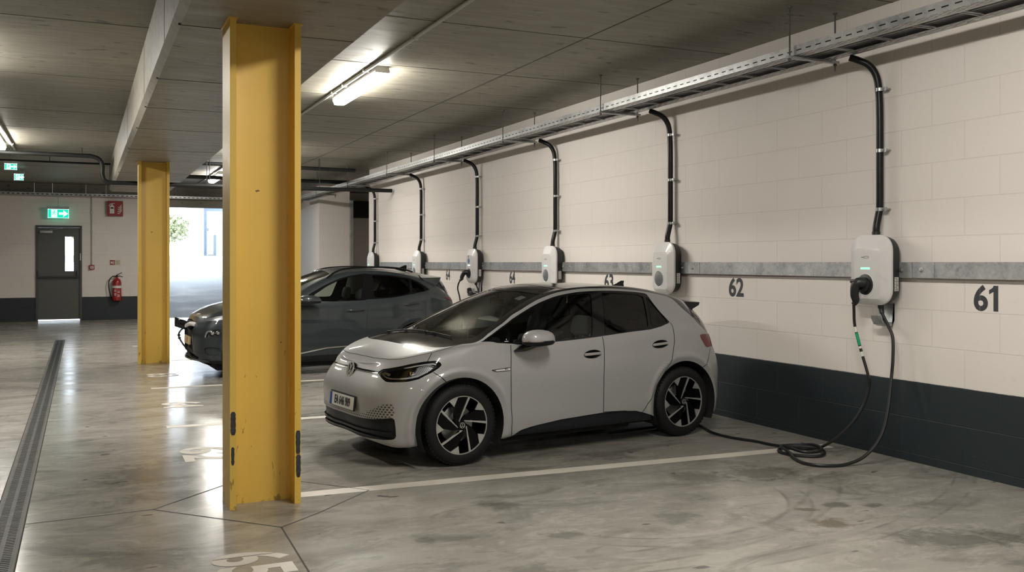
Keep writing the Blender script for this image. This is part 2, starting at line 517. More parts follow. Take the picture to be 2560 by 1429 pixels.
struct(MB().box((OPL, BY, OPT), (OPR, BY + .25, CZ)).build('wall_lintel', M['beam'], smooth=False))
b = MB(); b.box((6.20, 26.9, 0), (7.10, BY + .25, CZ))
struct(b.build('wall_pier', M['wall_pier'], smooth=False))
struct(MB().box((7.10, BY, 0), (10.2, BY + .25, CZ)).build('wall_recess', M['wall_pier'], smooth=False))
struct(MB().box((10.0, 21.9, 0), (10.2, BY, CZ)).build('wall_recess_end', M['wall_pier'], smooth=False))
struct(MB().box((WX + .3, 21.7, 0), (10.0, 21.9, CZ)).build('wall_recess_near', M['wall_pier'], smooth=False))
bm_ = struct(MB().box((.57, -9.0, 3.28), (1.83, 23.6, CZ), 0).build('trim_1', M['beam'], smooth=False))
me = bm_.data; q = bmesh.new(); q.from_mesh(me)
ed = [e for e in q.edges if all(abs(v.co.z - 3.28) < 1e-4 for v in e.verts) and abs(e.verts[0].co.x - e.verts[1].co.x) < 1e-4 and e.verts[0].co.x < 1]
bmesh.ops.bevel(q, geom=ed, offset=.05, segments=1, affect='EDGES'); q.to_mesh(me); q.free()

# formwork joints
for x0, x1, y0, y1 in ((4.495, 4.51, -9, BY), (-2.31, -2.295, -9, BY), (-5.6, -5.585, -9, BY)):
    MB().box((x0, y0, CZ - .002), (x1, y1, CZ + .01)).build('joint', M['joint'], cl, smooth=False)
for y in (1.6, 3.8, 5.9, 8.1, 10.1, 12.2, 14.0, 15.85, 17.7, 19.7, 22.0, 24.5, 27.0):
    MB().box((1.83, y - .006, CZ - .002), (WX, y + .006, CZ + .01)).build('joint', M['joint'], cl, smooth=False)
for y in (3.0, 6.2, 9.45, 12.3, 15.2, 17.2, 20.5, 24.0):
    MB().box((-9, y - .006, CZ - .002), (.57, y + .006, CZ + .01)).build('joint', M['joint'], cl, smooth=False)
for y in (3.2, 5.0, 6.82, 8.9, 10.6, 12.3, 14.6, 18.5, 22.0):
    MB().box((.60, y - .006, 3.278), (1.83, y + .006, 3.29)).build('joint', M['joint'], bm_, smooth=False)
for y in (7.6, 10.16, 14.0, 18.5):
    MB().box((.568, y - .006, 3.33), (.58, y + .006, CZ)).build('joint', M['joint'], bm_, smooth=False)

# saw cuts, painted lines and numbers on the floor
def strip(mb, a, b_, w, z=.0015):
    a = Vector((*a, 0)); b_ = Vector((*b_, 0)); t = (b_ - a).normalized(); n = Vector((-t.y, t.x, 0)) * w / 2
    mb.add([tuple(p + Vector((0, 0, z))) for p in (a - n, b_ - n, b_ + n, a + n)], [(0, 1, 2, 3)])
for pts in ([(-.34, 6.66), (.43, 6.70)], [(.43, 6.70), (.96, 7.22), (1.12, 7.42)], [(1.12, 7.42), (1.48, 7.12), (1.89, 6.62)], [(.43, 6.70), (1.13, 5.92)], [(1.13, 5.92), (1.43, 6.17), (1.89, 6.62)], [(1.13, 5.92), (1.10, 5.0), (1.08, 1.0)],
            [(-.50, 22.15), (-4.5, 22.25)], [(.43, 16.3), (1.1, 17.0)], [(.43, 16.3), (1.1, 15.6)], [(-.34, 16.3), (.43, 16.3)]):
    for p0, p1 in zip(pts[:-1], pts[1:]):
        m_ = MB(); strip(m_, p0, p1, .009); m_.build('saw_cut', M['saw'], fl, smooth=False)
for a, b_, w in (((1.39, 6.69), (6.1, 6.50), .15), ((.77, 9.99), (6.1, 9.86), .13), ((.82, 13.13), (6.1, 13.02), .13), ((1.35, 16.75), (6.1, 16.6), .13), ((.9, 19.9), (6.1, 19.8), .13)):
    m_ = MB(); strip(m_, a, b_, w, .0012); m_.build('bay_line', M['paint_line'], fl, smooth=False)
m_ = MB(); strip(m_, (-9, 28.95), (2.0, 28.95), .16, .0012); m_.build('edge_line', M['paint_yellow'], fl, smooth=False)

def stencil(txt, size, bold, cuts, sx=1.0, space=1.0):
    V, F = text_mesh(txt, size, 0, bold, space, sx=sx)
    q = bmesh.new()
    vs = [q.verts.new(p) for p in V]
    for f in F:
        try: q.faces.new([vs[i] for i in f])
        except ValueError: pass
    for x0, w in cuts:
        for s in (-1, 1):
            g = q.verts[:] + q.edges[:] + q.faces[:]
            bmesh.ops.bisect_plane(q, geom=g, plane_co=(x0 + s * w / 2, 0, 0), plane_no=(1, 0, 0))
        kill = [f for f in q.faces if abs(f.calc_center_median().x - x0) < w / 2]
        bmesh.ops.delete(q, geom=kill, context='FACES')
    q.verts.index_update()
    o = [v.co[:] for v in q.verts], [[v.index for v in f.verts] for f in q.faces]
    q.free(); return o
for txt, x, y, size, sx, cuts in (('65', .83, 5.26, .55, .88, [(-.155, .012)]), ('62', .965, 8.48, .58, 1.10, [(-.19, .010)]), ('64', 1.03, 11.5, .58, .80, []), ('63', 1.05, 14.62, .58, .80, [])):
    V, F = stencil(txt, size, .014, cuts, sx)
    MB().add(V, F, frame((x, y, .0016), (0, -1, 0), (1, 0, 0))).build('bay_number', M['paint_line'], fl, smooth=False, recalc=False)
for txt, y, z, sz, sx in (('61', 4.98, 1.365, .262, 1.0), ('62', 8.0, 1.375, .262, .96), ('63', 10.62, 1.385, .262, .92), ('64', 13.65, 1.395, .262, .84), ('64', 16.55, 1.40, .262, .84)):
    V, F = stencil(txt, sz, .0075, [(-.072 * sx, .0018)] if txt == '61' else [], sx)
    nb = MB().add(V, F, frame((WX - .0015, y, z), (0, -1, 0), (0, 0, 1)))
    if txt == '61':                                               # the flag of the 1
        x1 = max(p[0] for p in V); top = max(p[1] for p in V if p[0] > x1 - .01)
        nb.add([(x1 - .036, top, 0), (x1 - .036, top - .044, 0), (x1 - .078, top - .066, 0), (x1 - .078, top - .034, 0), (x1 - .050, top - .018, 0)], [(0, 4, 3, 2, 1)], frame((WX - .0016, y, z), (0, -1, 0), (0, 0, 1)))
    nb.build('bay_number', M['number_dark'], wr, smooth=False, recalc=False)

# ------------------------------------------------------------------ outside: ramp up to daylight
RT = 1.95
m_ = MB(); m_.add([(OPL, BY + .25, 0), (OPR, BY + .25, 0), (OPR, 46, RT), (OPL, 46, RT), (OPL, BY + .25, -.3), (OPR, BY + .25, -.3), (OPR, 46, RT - .3), (OPL, 46, RT - .3)],
      [(0, 1, 2, 3), (7, 6, 5, 4), (0, 4, 5, 1), (1, 5, 6, 2), (2, 6, 7, 3), (3, 7, 4, 0)])
struct(m_.build('ramp_floor', M['ramp'], smooth=False))
struct(MB().box((OPL - .25, BY + .25, 0), (OPL, 46, 4.4)).build('wall_ramp_left', M['render_white'], smooth=False))
struct(MB().box((OPR, BY + .25, 0), (OPR + .25, 44.5, 4.4)).build('wall_ramp_right', M['wall_pier'], smooth=False))
struct(MB().box((OPL - .25, BY + .25, 4.1), (OPR + .25, 38.5, 4.4)).build('ramp_shade_slab', M['beam'], smooth=False))  # unseen slab added over the ramp to shade its lower part
struct(MB().box((-30, 46, RT - .3), (40, 110, RT)).build('ground_street', M['outdoor'], smooth=False))
struct(MB().box((-30, BY + .25, -.3), (OPL - .25, 46, -.02)).build('ground_yard', M['outdoor'], smooth=False))
# ------------------------------------------------------------------ materials of the fittings
def galvanised(name, base=0.42, spang=7.0, rough=0.42):
    k = NT(name)
    co = k.coord('Object')
    vo = k.node('ShaderNodeTexVoronoi'); k.link(co, vo.inputs['Vector']); vo.inputs['Scale'].default_value = spang * 6
    n = k.noise(co, spang, 6, 0.65)
    c = k.ramp(k.math('ADD', k.math('MULTIPLY', n, 0.75), k.math('MULTIPLY', vo.outputs['Color'], 0.25)), [(0.30, (base * .70, base * .73, base * .74)), (0.50, (base, base * 1.03, base * 1.04)), (0.72, (base * 1.25, base * 1.28, base * 1.28))])
    k.color(c); k.b.inputs['Metallic'].default_value = 0.65
    k.rough(k.ramp(n, [(0.3, rough * .8), (0.7, rough * 1.2)]))
    return k.m
M['galv'] = galvanised('galvanised_steel', 0.40)
M['rod'] = plain('threaded_rod', (0.10, 0.10, 0.098), 0.5, metal=0.6)
M['tray'] = galvanised('tray_steel', 0.46, 3.0, 0.36)

def column_paint():
    k = NT('yellow_column_paint')
    co = k.coord('Object')
    X, Y, Z = k.sep(co)
    n = k.noise(co, 1.3, 4); f = k.noise(co, 40, 3)
    c = k.ramp(n, [(0.3, (0.70, 0.462, 0.085)), (0.7, (0.77, 0.512, 0.100))])
    low = k.ramp(Z, [(0.0, 1.0), (0.36, 1.0), (0.42, 0.25), (1.0, 0.1)])
    sc = k.noise(k.mapping(co, (7, 7, 1.6), rot=(0.2, 0.3, 0)), 2.6, 4, 0.6, 1.2)
    c = k.mix(k.math('MULTIPLY', k.ramp(sc, [(0.655, 0.0), (0.69, 0.75)]), k.math('LESS_THAN', Z, 1.05)), c, (0.20, 0.11, 0.012))
    dots = k.noise(co, 17, 2, 0.5)
    c = k.mix(k.ramp(dots, [(0.765, 0.0), (0.785, 0.9)]), c, (0.10, 0.035, 0.012))
    foot = k.math('MULTIPLY', k.math('LESS_THAN', Z, 0.06), k.ramp(k.noise(co, 14, 4), [(0.56, 0.0), (0.64, 0.6)]))
    c = k.mix(foot, c, (0.12, 0.075, 0.02))
    k.color(c)
    k.rough(k.ramp(f, [(0.3, 0.34), (0.7, 0.46)]))
    k.bump(k.noise(co, 8, 3), 0.04, 0.01)
    return k.m
M['yellow'] = column_paint()
M['bare_steel'] = plain('bare_steel', (0.030, 0.032, 0.033), 0.6, var=0.6, scale=40, bump=0.6)
M['lamp_body'] = plain('lamp_body', (0.52, 0.52, 0.50), 0.5)
M['diffuser'] = plain('lamp_diffuser', (0.8, 0.8, 0.8), 0.4, emit=(1.0, 0.955, 0.87), estr=LAMP_POWER)
M['conduit_grey'] = plain('conduit_grey', (0.48, 0.48, 0.46), 0.5)
M['conduit_black'] = plain('conduit_black', (0.008, 0.009, 0.010), 0.35, spec=0.25)
M['pipe_dark'] = plain('pipe_dark', (0.014, 0.015, 0.014), 0.5, spec=0.3)
M['charger_white'] = plain('charger_white', (0.62, 0.61, 0.61), 0.32, var=0.03, coat=0.2)
M['charger_black'] = plain('charger_black', (0.014, 0.015, 0.016), 0.45, bump=0.05)
M['charger_grey'] = plain('charger_grey', (0.105, 0.115, 0.12), 0.4)
M['led_green'] = plain('led_green', (0.3, 0.8, 0.55), 0.3, emit=(0.35, 1.0, 0.62), estr=0.30)
M['led_white'] = plain('led_white', (0.7, 0.9, 0.9), 0.3, emit=(0.75, 1.0, 0.95), estr=0.5)
M['green_tape'] = plain('green_tape', (0.01, 0.30, 0.15), 0.35)
M['white_tape'] = plain('white_tape', (0.72, 0.72, 0.68), 0.4)
M['door_grey'] = plain('door_grey', (0.082, 0.088, 0.084), 0.42, var=0.06)
M['frame_grey'] = plain('frame_grey', (0.050, 0.054, 0.054), 0.42)
M['red'] = plain('red_enamel', (0.30, 0.012, 0.016), 0.28, var=0.08, coat=0.4)
M['sign_red'] = plain('sign_red', (0.26, 0.012, 0.018), 0.45)
M['sign_white'] = plain('sign_white', (0.66, 0.65, 0.62), 0.5)
M['sign_cream'] = plain('sign_cream', (0.60, 0.55, 0.42), 0.5)
M['exit_green'] = plain('exit_green', (0.0, 0.35, 0.20), 0.4, emit=(0.0, 0.72, 0.48), estr=0.36)
M['exit_white'] = plain('exit_white', (0.8, 1.0, 0.95), 0.4, emit=(0.70, 1.0, 0.90), estr=0.36)
M['drain_iron'] = plain('drain_iron', (0.022, 0.022, 0.020), 0.5, metal=0.5, var=0.4, bump=0.3)
M['drain_edge'] = plain('drain_edge', (0.075, 0.070, 0.060), 0.6, var=0.3)
M['blue_grey'] = plain('blue_grey_steel', (0.085, 0.115, 0.165), 0.5)
M['leaf'] = plain('leaf', (0.30, 0.32, 0.20), 0.7, var=0.4, scale=3)
M['bark'] = plain('bark', (0.12, 0.09, 0.06), 0.9)

# ------------------------------------------------------------------ yellow columns
def make_column(x, y, label, damage):
    o = thing('steel_column', label, 'column', (x, y, 0), 0, 'yellow columns under the beam')
    h, w, tf, tw = .47, .36, .042, .030
    poly = [(-h/2, -w/2), (-h/2 + tf, -w/2), (-h/2 + tf, -tw/2 - .022)]
    fil = lambda cx, cy, a0: [(cx + .024 * math.cos(math.radians(a0 + k * 30)), cy + .024 * math.sin(math.radians(a0 + k * 30))) for k in range(4)]
    P = [(-h/2, -w/2), (-h/2 + tf, -w/2)] + [(-h/2 + tf + .024 - .024 * math.cos(math.radians(k * 30)), -tw/2 - .024 + .024 * math.sin(math.radians(k * 30))) for k in range(4)]
    P += [(-a, b) for a, b in P[::-1]]
    P = P + [(a, -b) for a, b in P[::-1]]
    z0 = 0.0
    MB().prism(P, z0, 3.285).build('column_shaft', M['yellow'], o, angle=25)
    for sx in (-1, 1):                                           # rough top shims
        MB().box((sx * (h/2 - .02) - .032, -w/2 - .010, 3.272), (sx * (h/2 - .02) + .032, w/2 + .006, 3.283)).build('head_plate', M['yellow'], o, smooth=False)
    if damage:
        for (px, z0, z1, wd) in ((-h/2 + tf * .5, .50, .655, .040), (-h/2 + tf * .45, .30, .42, .022), (h/2 - tf * .45, .34, .50, .036), (h/2 - tf * .40, .18, .335, .036)):
            n = 10; V = []; F = []
            for k in range(n + 1):
                t = k / n; ww = wd / 2 * (.55 if k in (0, n) else 1) * rng.uniform(.72, 1.0)
                z = z0 + (z1 - z0) * t
                V += [(px - ww, -w/2 - .0022, z), (px + ww, -w/2 - .0022, z), (px + ww, -w/2 + .002, z), (px - ww, -w/2 + .002, z)]
            for k in range(n):
                for e in range(4): F.append((k * 4 + e, k * 4 + (e + 1) % 4, k * 4 + 4 + (e + 1) % 4, k * 4 + 4 + e))
            F += [(3, 2, 1, 0), tuple(n * 4 + e for e in range(4))]
            MB().add(V, F).build('bare_patch', M['bare_steel'], o, smooth=False)
    return o
make_column(1.128, 6.635, 'nearest yellow steel column, chipped to black metal on its edges, in front of the cars', True)
make_column(1.065, 16.45, 'farther yellow steel column standing by the ramp opening', False)

# ------------------------------------------------------------------ batten lamps and their conduits
def make_lamp():
    o = thing('batten_lamp', 'bright batten lamp under the ceiling above the silver hatchback', 'ceiling light', (3.07, 11.2, CZ), 0, 'batten lamps on the ceiling')
    L = 1.0
    MB().loft([[(x, y, z) for x, z in ((-.085, -.05), (-.060, -.0), (.060, -.0), (.085, -.05), (.075, -.09), (-.075, -.09))] for y in (-L, L)]).build('lamp_housing', M['lamp_body'], o, smooth=False)
    V = [(-.082, -.085), (-.060, -.140), (.060, -.140), (.082, -.085)]
    MB().loft([[(x * .9, -L - .0, z + .01) for x, z in V], [(x, -L + .03, z) for x, z in V], [(x, L - .03, z) for x, z in V], [(x * .9, L, z + .01) for x, z in V]]).build('diffuser', M['diffuser'], o, smooth=False)
    for y in (-L + .25, L - .25):
        MB().box((-.16, y - .02, -.03), (.02, y + .02, .0)).build('bracket', M['galv'], o, smooth=False)
    return o
lamp0 = make_lamp()
LB = {(3.07, 18.8): 'batten lamp on the right row, hidden behind the nearest yellow column', (3.07, 24.6): 'small far batten lamp near the lintel, left of the nearest column',
      (-1.35, 18.8): 'batten lamp cut by the left edge of the photo'}
for x in (3.07, -1.35):
    for y in (-3.9, 3.7, 11.2, 18.8 if x != -1.35 else 18.65, 24.6):
        if (x, y) in ((3.07, 11.2), (-1.35, 3.7), (-1.35, 24.6)): continue
        c = copy_tree(lamp0); c.location = (x, y, CZ)
        c['label'] = LB.get((x, y)) or LB.get((x, round(y + .15, 1))) or 'batten lamp out of frame, %s row over the %s of the garage' % ({3.07: 'right', -1.35: 'left'}[x], {-3.9: 'front', 3.7: 'near part', 11.2: 'middle', 18.8: 'far part'}.get(y, 'back'))
for x, lab, y1 in ((2.94, 'thin grey surface conduit along the ceiling beside the bright lamp', 27.5), (-1.18, 'thin grey surface conduit on the ceiling at the upper left', 21.5)):
    o = thing('ceiling_conduit', lab, 'conduit', (x, 0, CZ - .022), 0, 'conduits on the ceiling')
    MB().tube([(0, -8.8, 0), (0, y1, 0)], .018, 10).build('pipe', M['conduit_grey'], o)
    for k in range(11):
        y = -7.5 + k * 2.7
        if y < y1: MB().box((-.035, y - .012, -.02), (.035, y + .012, .022), .004).build('saddle', M['conduit_grey'], o)

# ------------------------------------------------------------------ cable tray on the right
def make_tray(name, label, y0, y1, M4=None, X0=5.57, X1=6.03, zb=3.43):
    o = thing(name, label, 'cable tray', (0, 0, 0))
    def slotted(mb, o0, ux, uy, length, rows, pitch, slot):
        """perforated plate: rows = [(v0, v1, holes, phase)] along ux, across uy"""
        n = int(length / pitch)
        ux = Vector(ux); uy = Vector(uy); o0 = Vector(o0)
        for v0, v1, holes, ph in rows:
            if not holes:
                mb.add([o0 + uy * v0, o0 + ux * length + uy * v0, o0 + ux * length + uy * v1, o0 + uy * v1], [(0, 1, 2, 3)])
            else:
                V = []; F = []
                for k in range(n):
                    a = k * pitch + ph * pitch; bq = a + pitch - slot
                    V += [o0 + ux * a + uy * v0, o0 + ux * bq + uy * v0, o0 + ux * bq + uy * v1, o0 + ux * a + uy * v1]
                    F.append((4 * k, 4 * k + 1, 4 * k + 2, 4 * k + 3))
                mb.add(V, F)
    L = y1 - y0
    side = MB(); slotted(side, (X0, y0, zb), (0, 1, 0), (0, 0, 1), L, [(0, .030, 0, 0), (.030, .040, 1, 0), (.040, .080, 0, 0)], .115, .062)
    side.add([(X0, y0, zb + .080), (X0, y1, zb + .080), (X0 + .018, y1, zb + .080), (X0 + .018, y0, zb + .080)], [(0, 1, 2, 3)])
    side.build('side_rail', M['tray'], o, smooth=False)
    sd2 = MB(); slotted(sd2, (X1, y0, zb), (0, 1, 0), (0, 0, 1), L, [(0, .012, 0, 0), (.012, .020, 1, 0), (.020, .032, 0, 0)], .115, .062)
    sd2.build('side_rail', M['tray'], o, smooth=False)
    rows = lambda w: [(0, .012, 0, 0), (.012, .020, 1, 0), (.020, .034, 0, 0), (.034, .042, 1, .5), (.042, .056, 0, 0), (.056, .064, 1, 0), (.064, .078, 0, 0), (.078, .086, 1, .5), (.086, w, 0, 0)]
    fa = MB(); slotted(fa, (X0, y0, zb), (0, 1, 0), (1, 0, 0), L, rows(.125), .115, .070); fa.build('perforated_flange', M['tray'], o, smooth=False)
    fb = MB(); slotted(fb, (X1 - .125, y0, zb), (0, 1, 0), (1, 0, 0), L, rows(.125), .115, .070); fb.build('perforated_flange', M['tray'], o, smooth=False)
    for k in range(int(L / .42)):
        y = y0 + .2 + k * .42
        rg = MB(); rg.box((X0 + .12, y - .024, zb + .001), (X1 - .12, y - .013, zb + .010)); rg.box((X0 + .12, y + .013, zb + .001), (X1 - .12, y + .024, zb + .010))
        rg.build('rung', M['tray'], o, smooth=False)
    MB().box((X0 + .20, y0, zb + .012), (X0 + .208, y1, zb + .018)).build('runner_wire', M['tray'], o, smooth=False)
    MB().box((X0 + .012, y0, zb + .024), (X0 + .09, y1, zb + .058)).build('cable_bundle', M['cable_black'], o, smooth=False)
    MB().box((X0 + .10, y0, zb + .022), (X1 - .02, y1, zb + .034)).build('cable_bed', M['cable_black'], o, smooth=False)
    return o
make_tray('cable_tray', 'long galvanised perforated cable tray hung along the right wall', -3.0, 27.5)
def make_hanger():
    o = thing('tray_hanger', 'threaded-rod hanger of the cable tray, nearest the camera', 'hanger', (0, 6.37, 0), 0, 'hangers of the cable tray')
    for x in (5.545, 6.055):
        r = MB().tube([(x, 0, 3.34 if x > 6 else 3.38), (x, 0, CZ)], .007, 8); r.lathe([(.001, 0), (.020, 0), (.020, -.012), (.001, -.012)], 12, Matrix.Translation((x, 0, CZ)))
        r.lathe([(.007, 0), (.016, 0), (.016, -.014), (.007, -.014)], 6, Matrix.Translation((x, 0, 3.398)))
        r.build('threaded_rod', M['rod'], o)
    MB().box((5.52, -.021, 3.402), (6.09, .021, 3.426), .003).build('cross_bar', M['galv'], o, smooth=False)
    return o
h0 = make_hanger()
HL = ['second tray hanger from the camera, above charger with grey cover', 'third tray hanger from the camera along the right wall', 'fourth tray hanger from the camera along the right wall', 'fifth tray hanger, near the far end of the right wall', 'sixth tray hanger, just past the end of the right wall', 'last tray hanger, beside the far blockwork pier', 'tray hanger out of frame at the upper right']
for y, lab in zip((9.62, 12.44, 15.36, 18.15, 21.2, 24.4, 3.2), HL):
    c = copy_tree(h0); c.location = (0, y, 0); c['label'] = lab

# tray along the back wall
bt = thing('cable_tray', 'thin perforated cable tray running across the back wall above the door', 'cable tray', (0, 28.98, 3.50))
pf = MB()
n = int(15.1 / .12)
for z0, z1, hole in ((0, .022, 0), (.022, .044, 1), (.044, .075, 0)):
    if hole:
        for k in range(n): pf.add([(-9 + k * .12, 0, z0), (-9 + k * .12 + .06, 0, z0), (-9 + k * .12 + .06, 0, z1), (-9 + k * .12, 0, z1)], [(0, 1, 2, 3)])
    else: pf.add([(-9, 0, z0), (6.15, 0, z0), (6.15, 0, z1), (-9, 0, z1)], [(0, 1, 2, 3)])
pf.build('side_rail', M['tray'], bt, smooth=False)
MB().box((-9, .0, .0), (6.15, .28, .006)).build('tray_base', M['tray'], bt, smooth=False)
MB().box((-9, .03, .008), (6.15, .25, .05)).build('cable_bed', M['cable_black'], bt, smooth=False)
for x in (-1.2, -.75, .1, .62, 2.5, 3.4):
    MB().cyl((x, .15, .07), (x, .15, CZ - 3.50), .008, 8).build('hanger_rod', M['steel'], bt)

# ------------------------------------------------------------------ pipes under the ceiling at the back
def pipe(label, pts, r, clips=()):
    o = thing('pipe', label, 'pipe')
    MB().tube(smooth_path(pts, 6), r, 12).build('pipe_run', M['pipe_dark'], o)
    for p in clips:
        MB().cyl((p[0], p[1], p[2]), (p[0], p[1], CZ), .007, 8).build('pipe_hanger', M['pipe_dark'], o)
    return o
pipe('dark pipe below the ceiling that dips under the concrete beam', [(-8.9, 19.9, 3.70), (-3, 19.9, 3.70), (-.2, 19.9, 3.70), (.18, 19.9, 3.69), (.32, 19.9, 3.62), (.36, 19.9, 3.5), (.36, 19.9, 3.36), (.40, 19.9, 3.24), (.52, 19.9, 3.20), (.9, 19.9, 3.20), (3.0, 19.9, 3.20), (6.2, 19.9, 3.22)], .042, ((.0, 19.9, 3.70), (-3.0, 19.9, 3.7), (2.3, 19.9, 3.22), (2.36, 19.95, 3.22), (4.6, 19.9, 3.22)))
pipe('thin dark pipe crossing the ceiling at the upper left, behind the thicker pipe', [(-8.9, 21.4, 3.72), (-1, 21.4, 3.70), (.54, 21.4, 3.70)], .02, ((-.6, 21.4, 3.7),))
pipe('dark pipe crossing the right bay under the ceiling near the far end', [(1.85, 22.8, 3.62), (4, 22.8, 3.62), (7.5, 22.8, 3.62)], .045, ((3.2, 22.8, 3.62), (5.2, 22.8, 3.62)))
pipe('grey-brown pipe high under the ceiling by the end of the right wall', [(1.85, 20.0, 3.66), (4, 20.0, 3.65), (5.4, 20.0, 3.64)], .04, ((4.6, 20.0, 3.65),))
o = thing('ventilation_duct', 'black duct high in the recess past the end of the right wall', 'duct', (0, 0, 0))
MB().box((7.12, 28.6, 3.05), (9.9, 29.2, 3.55), .01).build('duct_body', M['void_black'], o, smooth=False)
MB().box((7.5, 28.55, 3.18), (7.62, 28.6, 3.50)).build('duct_strap', M['galv'], o, smooth=False)
o = thing('steel_post', 'bright galvanised post at the right edge of the far blockwork pier', 'post', (7.14, 26.86, 0))
MB().box((-.05, -.04, 0), (.05, .04, 3.45), .006).build('post_shaft', M['galv'], o, smooth=False)

# ------------------------------------------------------------------ galvanised wall rail, one length per bay
CY = [5.99, 9.13, 12.04, 14.98, 17.92, 21.2]
def make_rail(y0, y1):
    o = thing('wall_rail', '', 'rail', (WX, 0, 1.585), 0, 'galvanised rails on the right wall')
    MB().loft([[(x, y, z) for x, z in ((-.052, -.064), (-.052, .064), (-.044, .066), (0, .066), (0, .058), (-.040, .058), (-.040, -.058), (0, -.058), (0, -.066), (-.044, -.066))] for y in (y0, y1)]).build('rail_channel', M['galv'], o, smooth=False)
    for y in (y0 + .11, y1 - .09):
        MB().lathe([(.001, .014), (.010, .013), (.014, .006), (.021, .005), (.021, 0)], 16, frame((-.052, y, 0), (0, -1, 0), (0, 0, 1))).build('rail_bolt', M['steel'], o)
    MB().box((-.056, y1 - .22, -.062), (-.051, y1 - .004, .062)).build('splice_plate', M['galv'], o, smooth=False)
    return o
ends = [-3.0, 2.4] + [y - .34 for y in CY[0:]]
RL = ['wall rail out of frame at the right', 'galvanised wall rail at the right edge, right of the nearest charger', 'galvanised wall rail between the nearest charger and the hatchback tail', 'galvanised wall rail above the number 63 behind the hatchback roof', 'galvanised wall rail above the nearer of the two numbers 64', 'galvanised wall rail above the farther number 64', 'galvanised wall rail between the two farthest chargers']
for (a, b_), lab in zip(zip(ends[:-1], ends[1:]), RL):
    r_ = make_rail(a + .002, b_ - .002); r_['label'] = lab

# ------------------------------------------------------------------ wall chargers
def rrect(w, h, r, x, n=6, dy=0, dz=0):
    P = []
    for cx, cz, a0 in ((w/2 - r, h/2 - r, 0), (-w/2 + r, h/2 - r, 90), (-w/2 + r, -h/2 + r, 180), (w/2 - r, -h/2 + r, 270)):
        for k in range(n + 1):
            a = math.radians(a0 + 90 * k / n)
            P.append((x, cx + r * math.cos(a) + dy, cz + r * math.sin(a) + dz))
    return P
def make_charger(idx, y, label, plugged, led):
    o = thing('wall_charger', label, 'charger', (WX, y, 1.585), 0, 'wall chargers on the right wall')
    MB().loft([rrect(.36, .50, .12, -.030), rrect(.41, .55, .13, -.050), rrect(.432, .576, .13, -.110), rrect(.436, .58, .13, -.138)]).build('back_housing', M['charger_black'], o, angle=40)
    cov = MB().loft([rrect(.430, .575, .125, -.134), rrect(.446, .590, .130, -.140), rrect(.450, .594, .130, -.150), rrect(.444, .588, .128, -.162),
                     rrect(.30, .44, .050, -.200, dz=-.03), rrect(.285, .425, .045, -.203, dz=-.03)])
    cov = cov.build('front_cover', M['charger_white'], o, angle=20)
    led_o = MB().box((-.2055, -.052, -.009), (-.2015, .052, .009), .0018, Matrix.Translation((0, .02, .012))).build('status_light', led, o)
    fr = frame((-.202, .02, -.125), (0, -1, 0), (0, 0, 1))
    MB().lathe([(.092, -.004), (.098, .002), (.094, .005), (.088, .003), (.086, -.006)], 40, fr).build('socket_ring', M['charger_white'], o)
    if plugged:
        MB().lathe([(.001, .0045), (.084, .0045), (.089, .002), (.089, -.01)], 40, fr).build('socket', M['charger_black'], o)
    else:
        MB().lathe([(.001, .006), (.080, .005), (.087, .001), (.088, -.006)], 40, fr).build('socket_cover', M['charger_grey'], o)
    lg = MB()
    fr2 = frame((-.2035, .02, .105), (0, -1, 0), (0, 0, 1))
    if idx == 2:
        lg2 = MB().lathe([(.001, .002), (.046, .002), (.047, 0)], 28, frame((-.2035, .03, .085), (0, -1, 0), (0, 0, 1)))
        lg2.build('round_sticker', plain('sticker_blue', (.09, .16, .28), .5), o)
        stroke(lg, [(-.03, .065), (-.005, .045)], .012, 0, .001, fr2); stroke(lg, [(-.03, .035), (-.03, .075)], .012, 0, .001, fr2); stroke(lg, [(-.005, .08), (-.028, .055)], .012, 0, .001, fr2)
    else:
        stroke(lg, [(-.042, .002), (-.018, .002)], .006, 0, .001, fr2); stroke(lg, [(-.010, -.006), (.030, -.006), (.038, .002), (.032, .010), (-.012, .010), (-.014, -.004)], .003, 0, .001, fr2)
    lg.build('maker_mark', M['charger_grey'], o, smooth=False)
    lb = MB().box((-.118, -.2195, -.175), (-.076, -.2100, -.060))
    lb.build('rating_label', M['sign_white'], o, smooth=False)
    tk = MB()
    for k in range(9):
        z = -.168 + k * .012
        tk.box((-.114 + (k % 2) * .008, -.2203, z), (-.082 - (k % 3) * .004, -.2190, z + .005))
    tk.build('label_print', M['ink'], o, smooth=False)
    MB().cyl((-.10, .0, .275), (-.10, .0, .325), .034, 16).build('cable_gland', M['charger_black'], o)
    if plugged:
        MB().cyl((-.10, -.05, -.325), (-.10, -.05, -.265), .024, 14).build('cable_gland', M['charger_black'], o)
    return o
CL = ['nearest white wall charger with a black plug and cable, left of the number 61', 'white wall charger with grey socket cover left of the number 62, above the hatchback tail', 'white wall charger with grey socket cover just above the hatchback roof',
      'white wall charger with a blue round sticker and a plugged-in cable', 'white wall charger partly behind the crossover roof', 'farthest white wall charger near the end of the right wall']
for i, y in enumerate(CY):
    make_charger([0, 1, 1, 2, 1, 1][i], y, CL[i], i in (0, 3), M['led_white'] if i == 3 else M['led_green'])

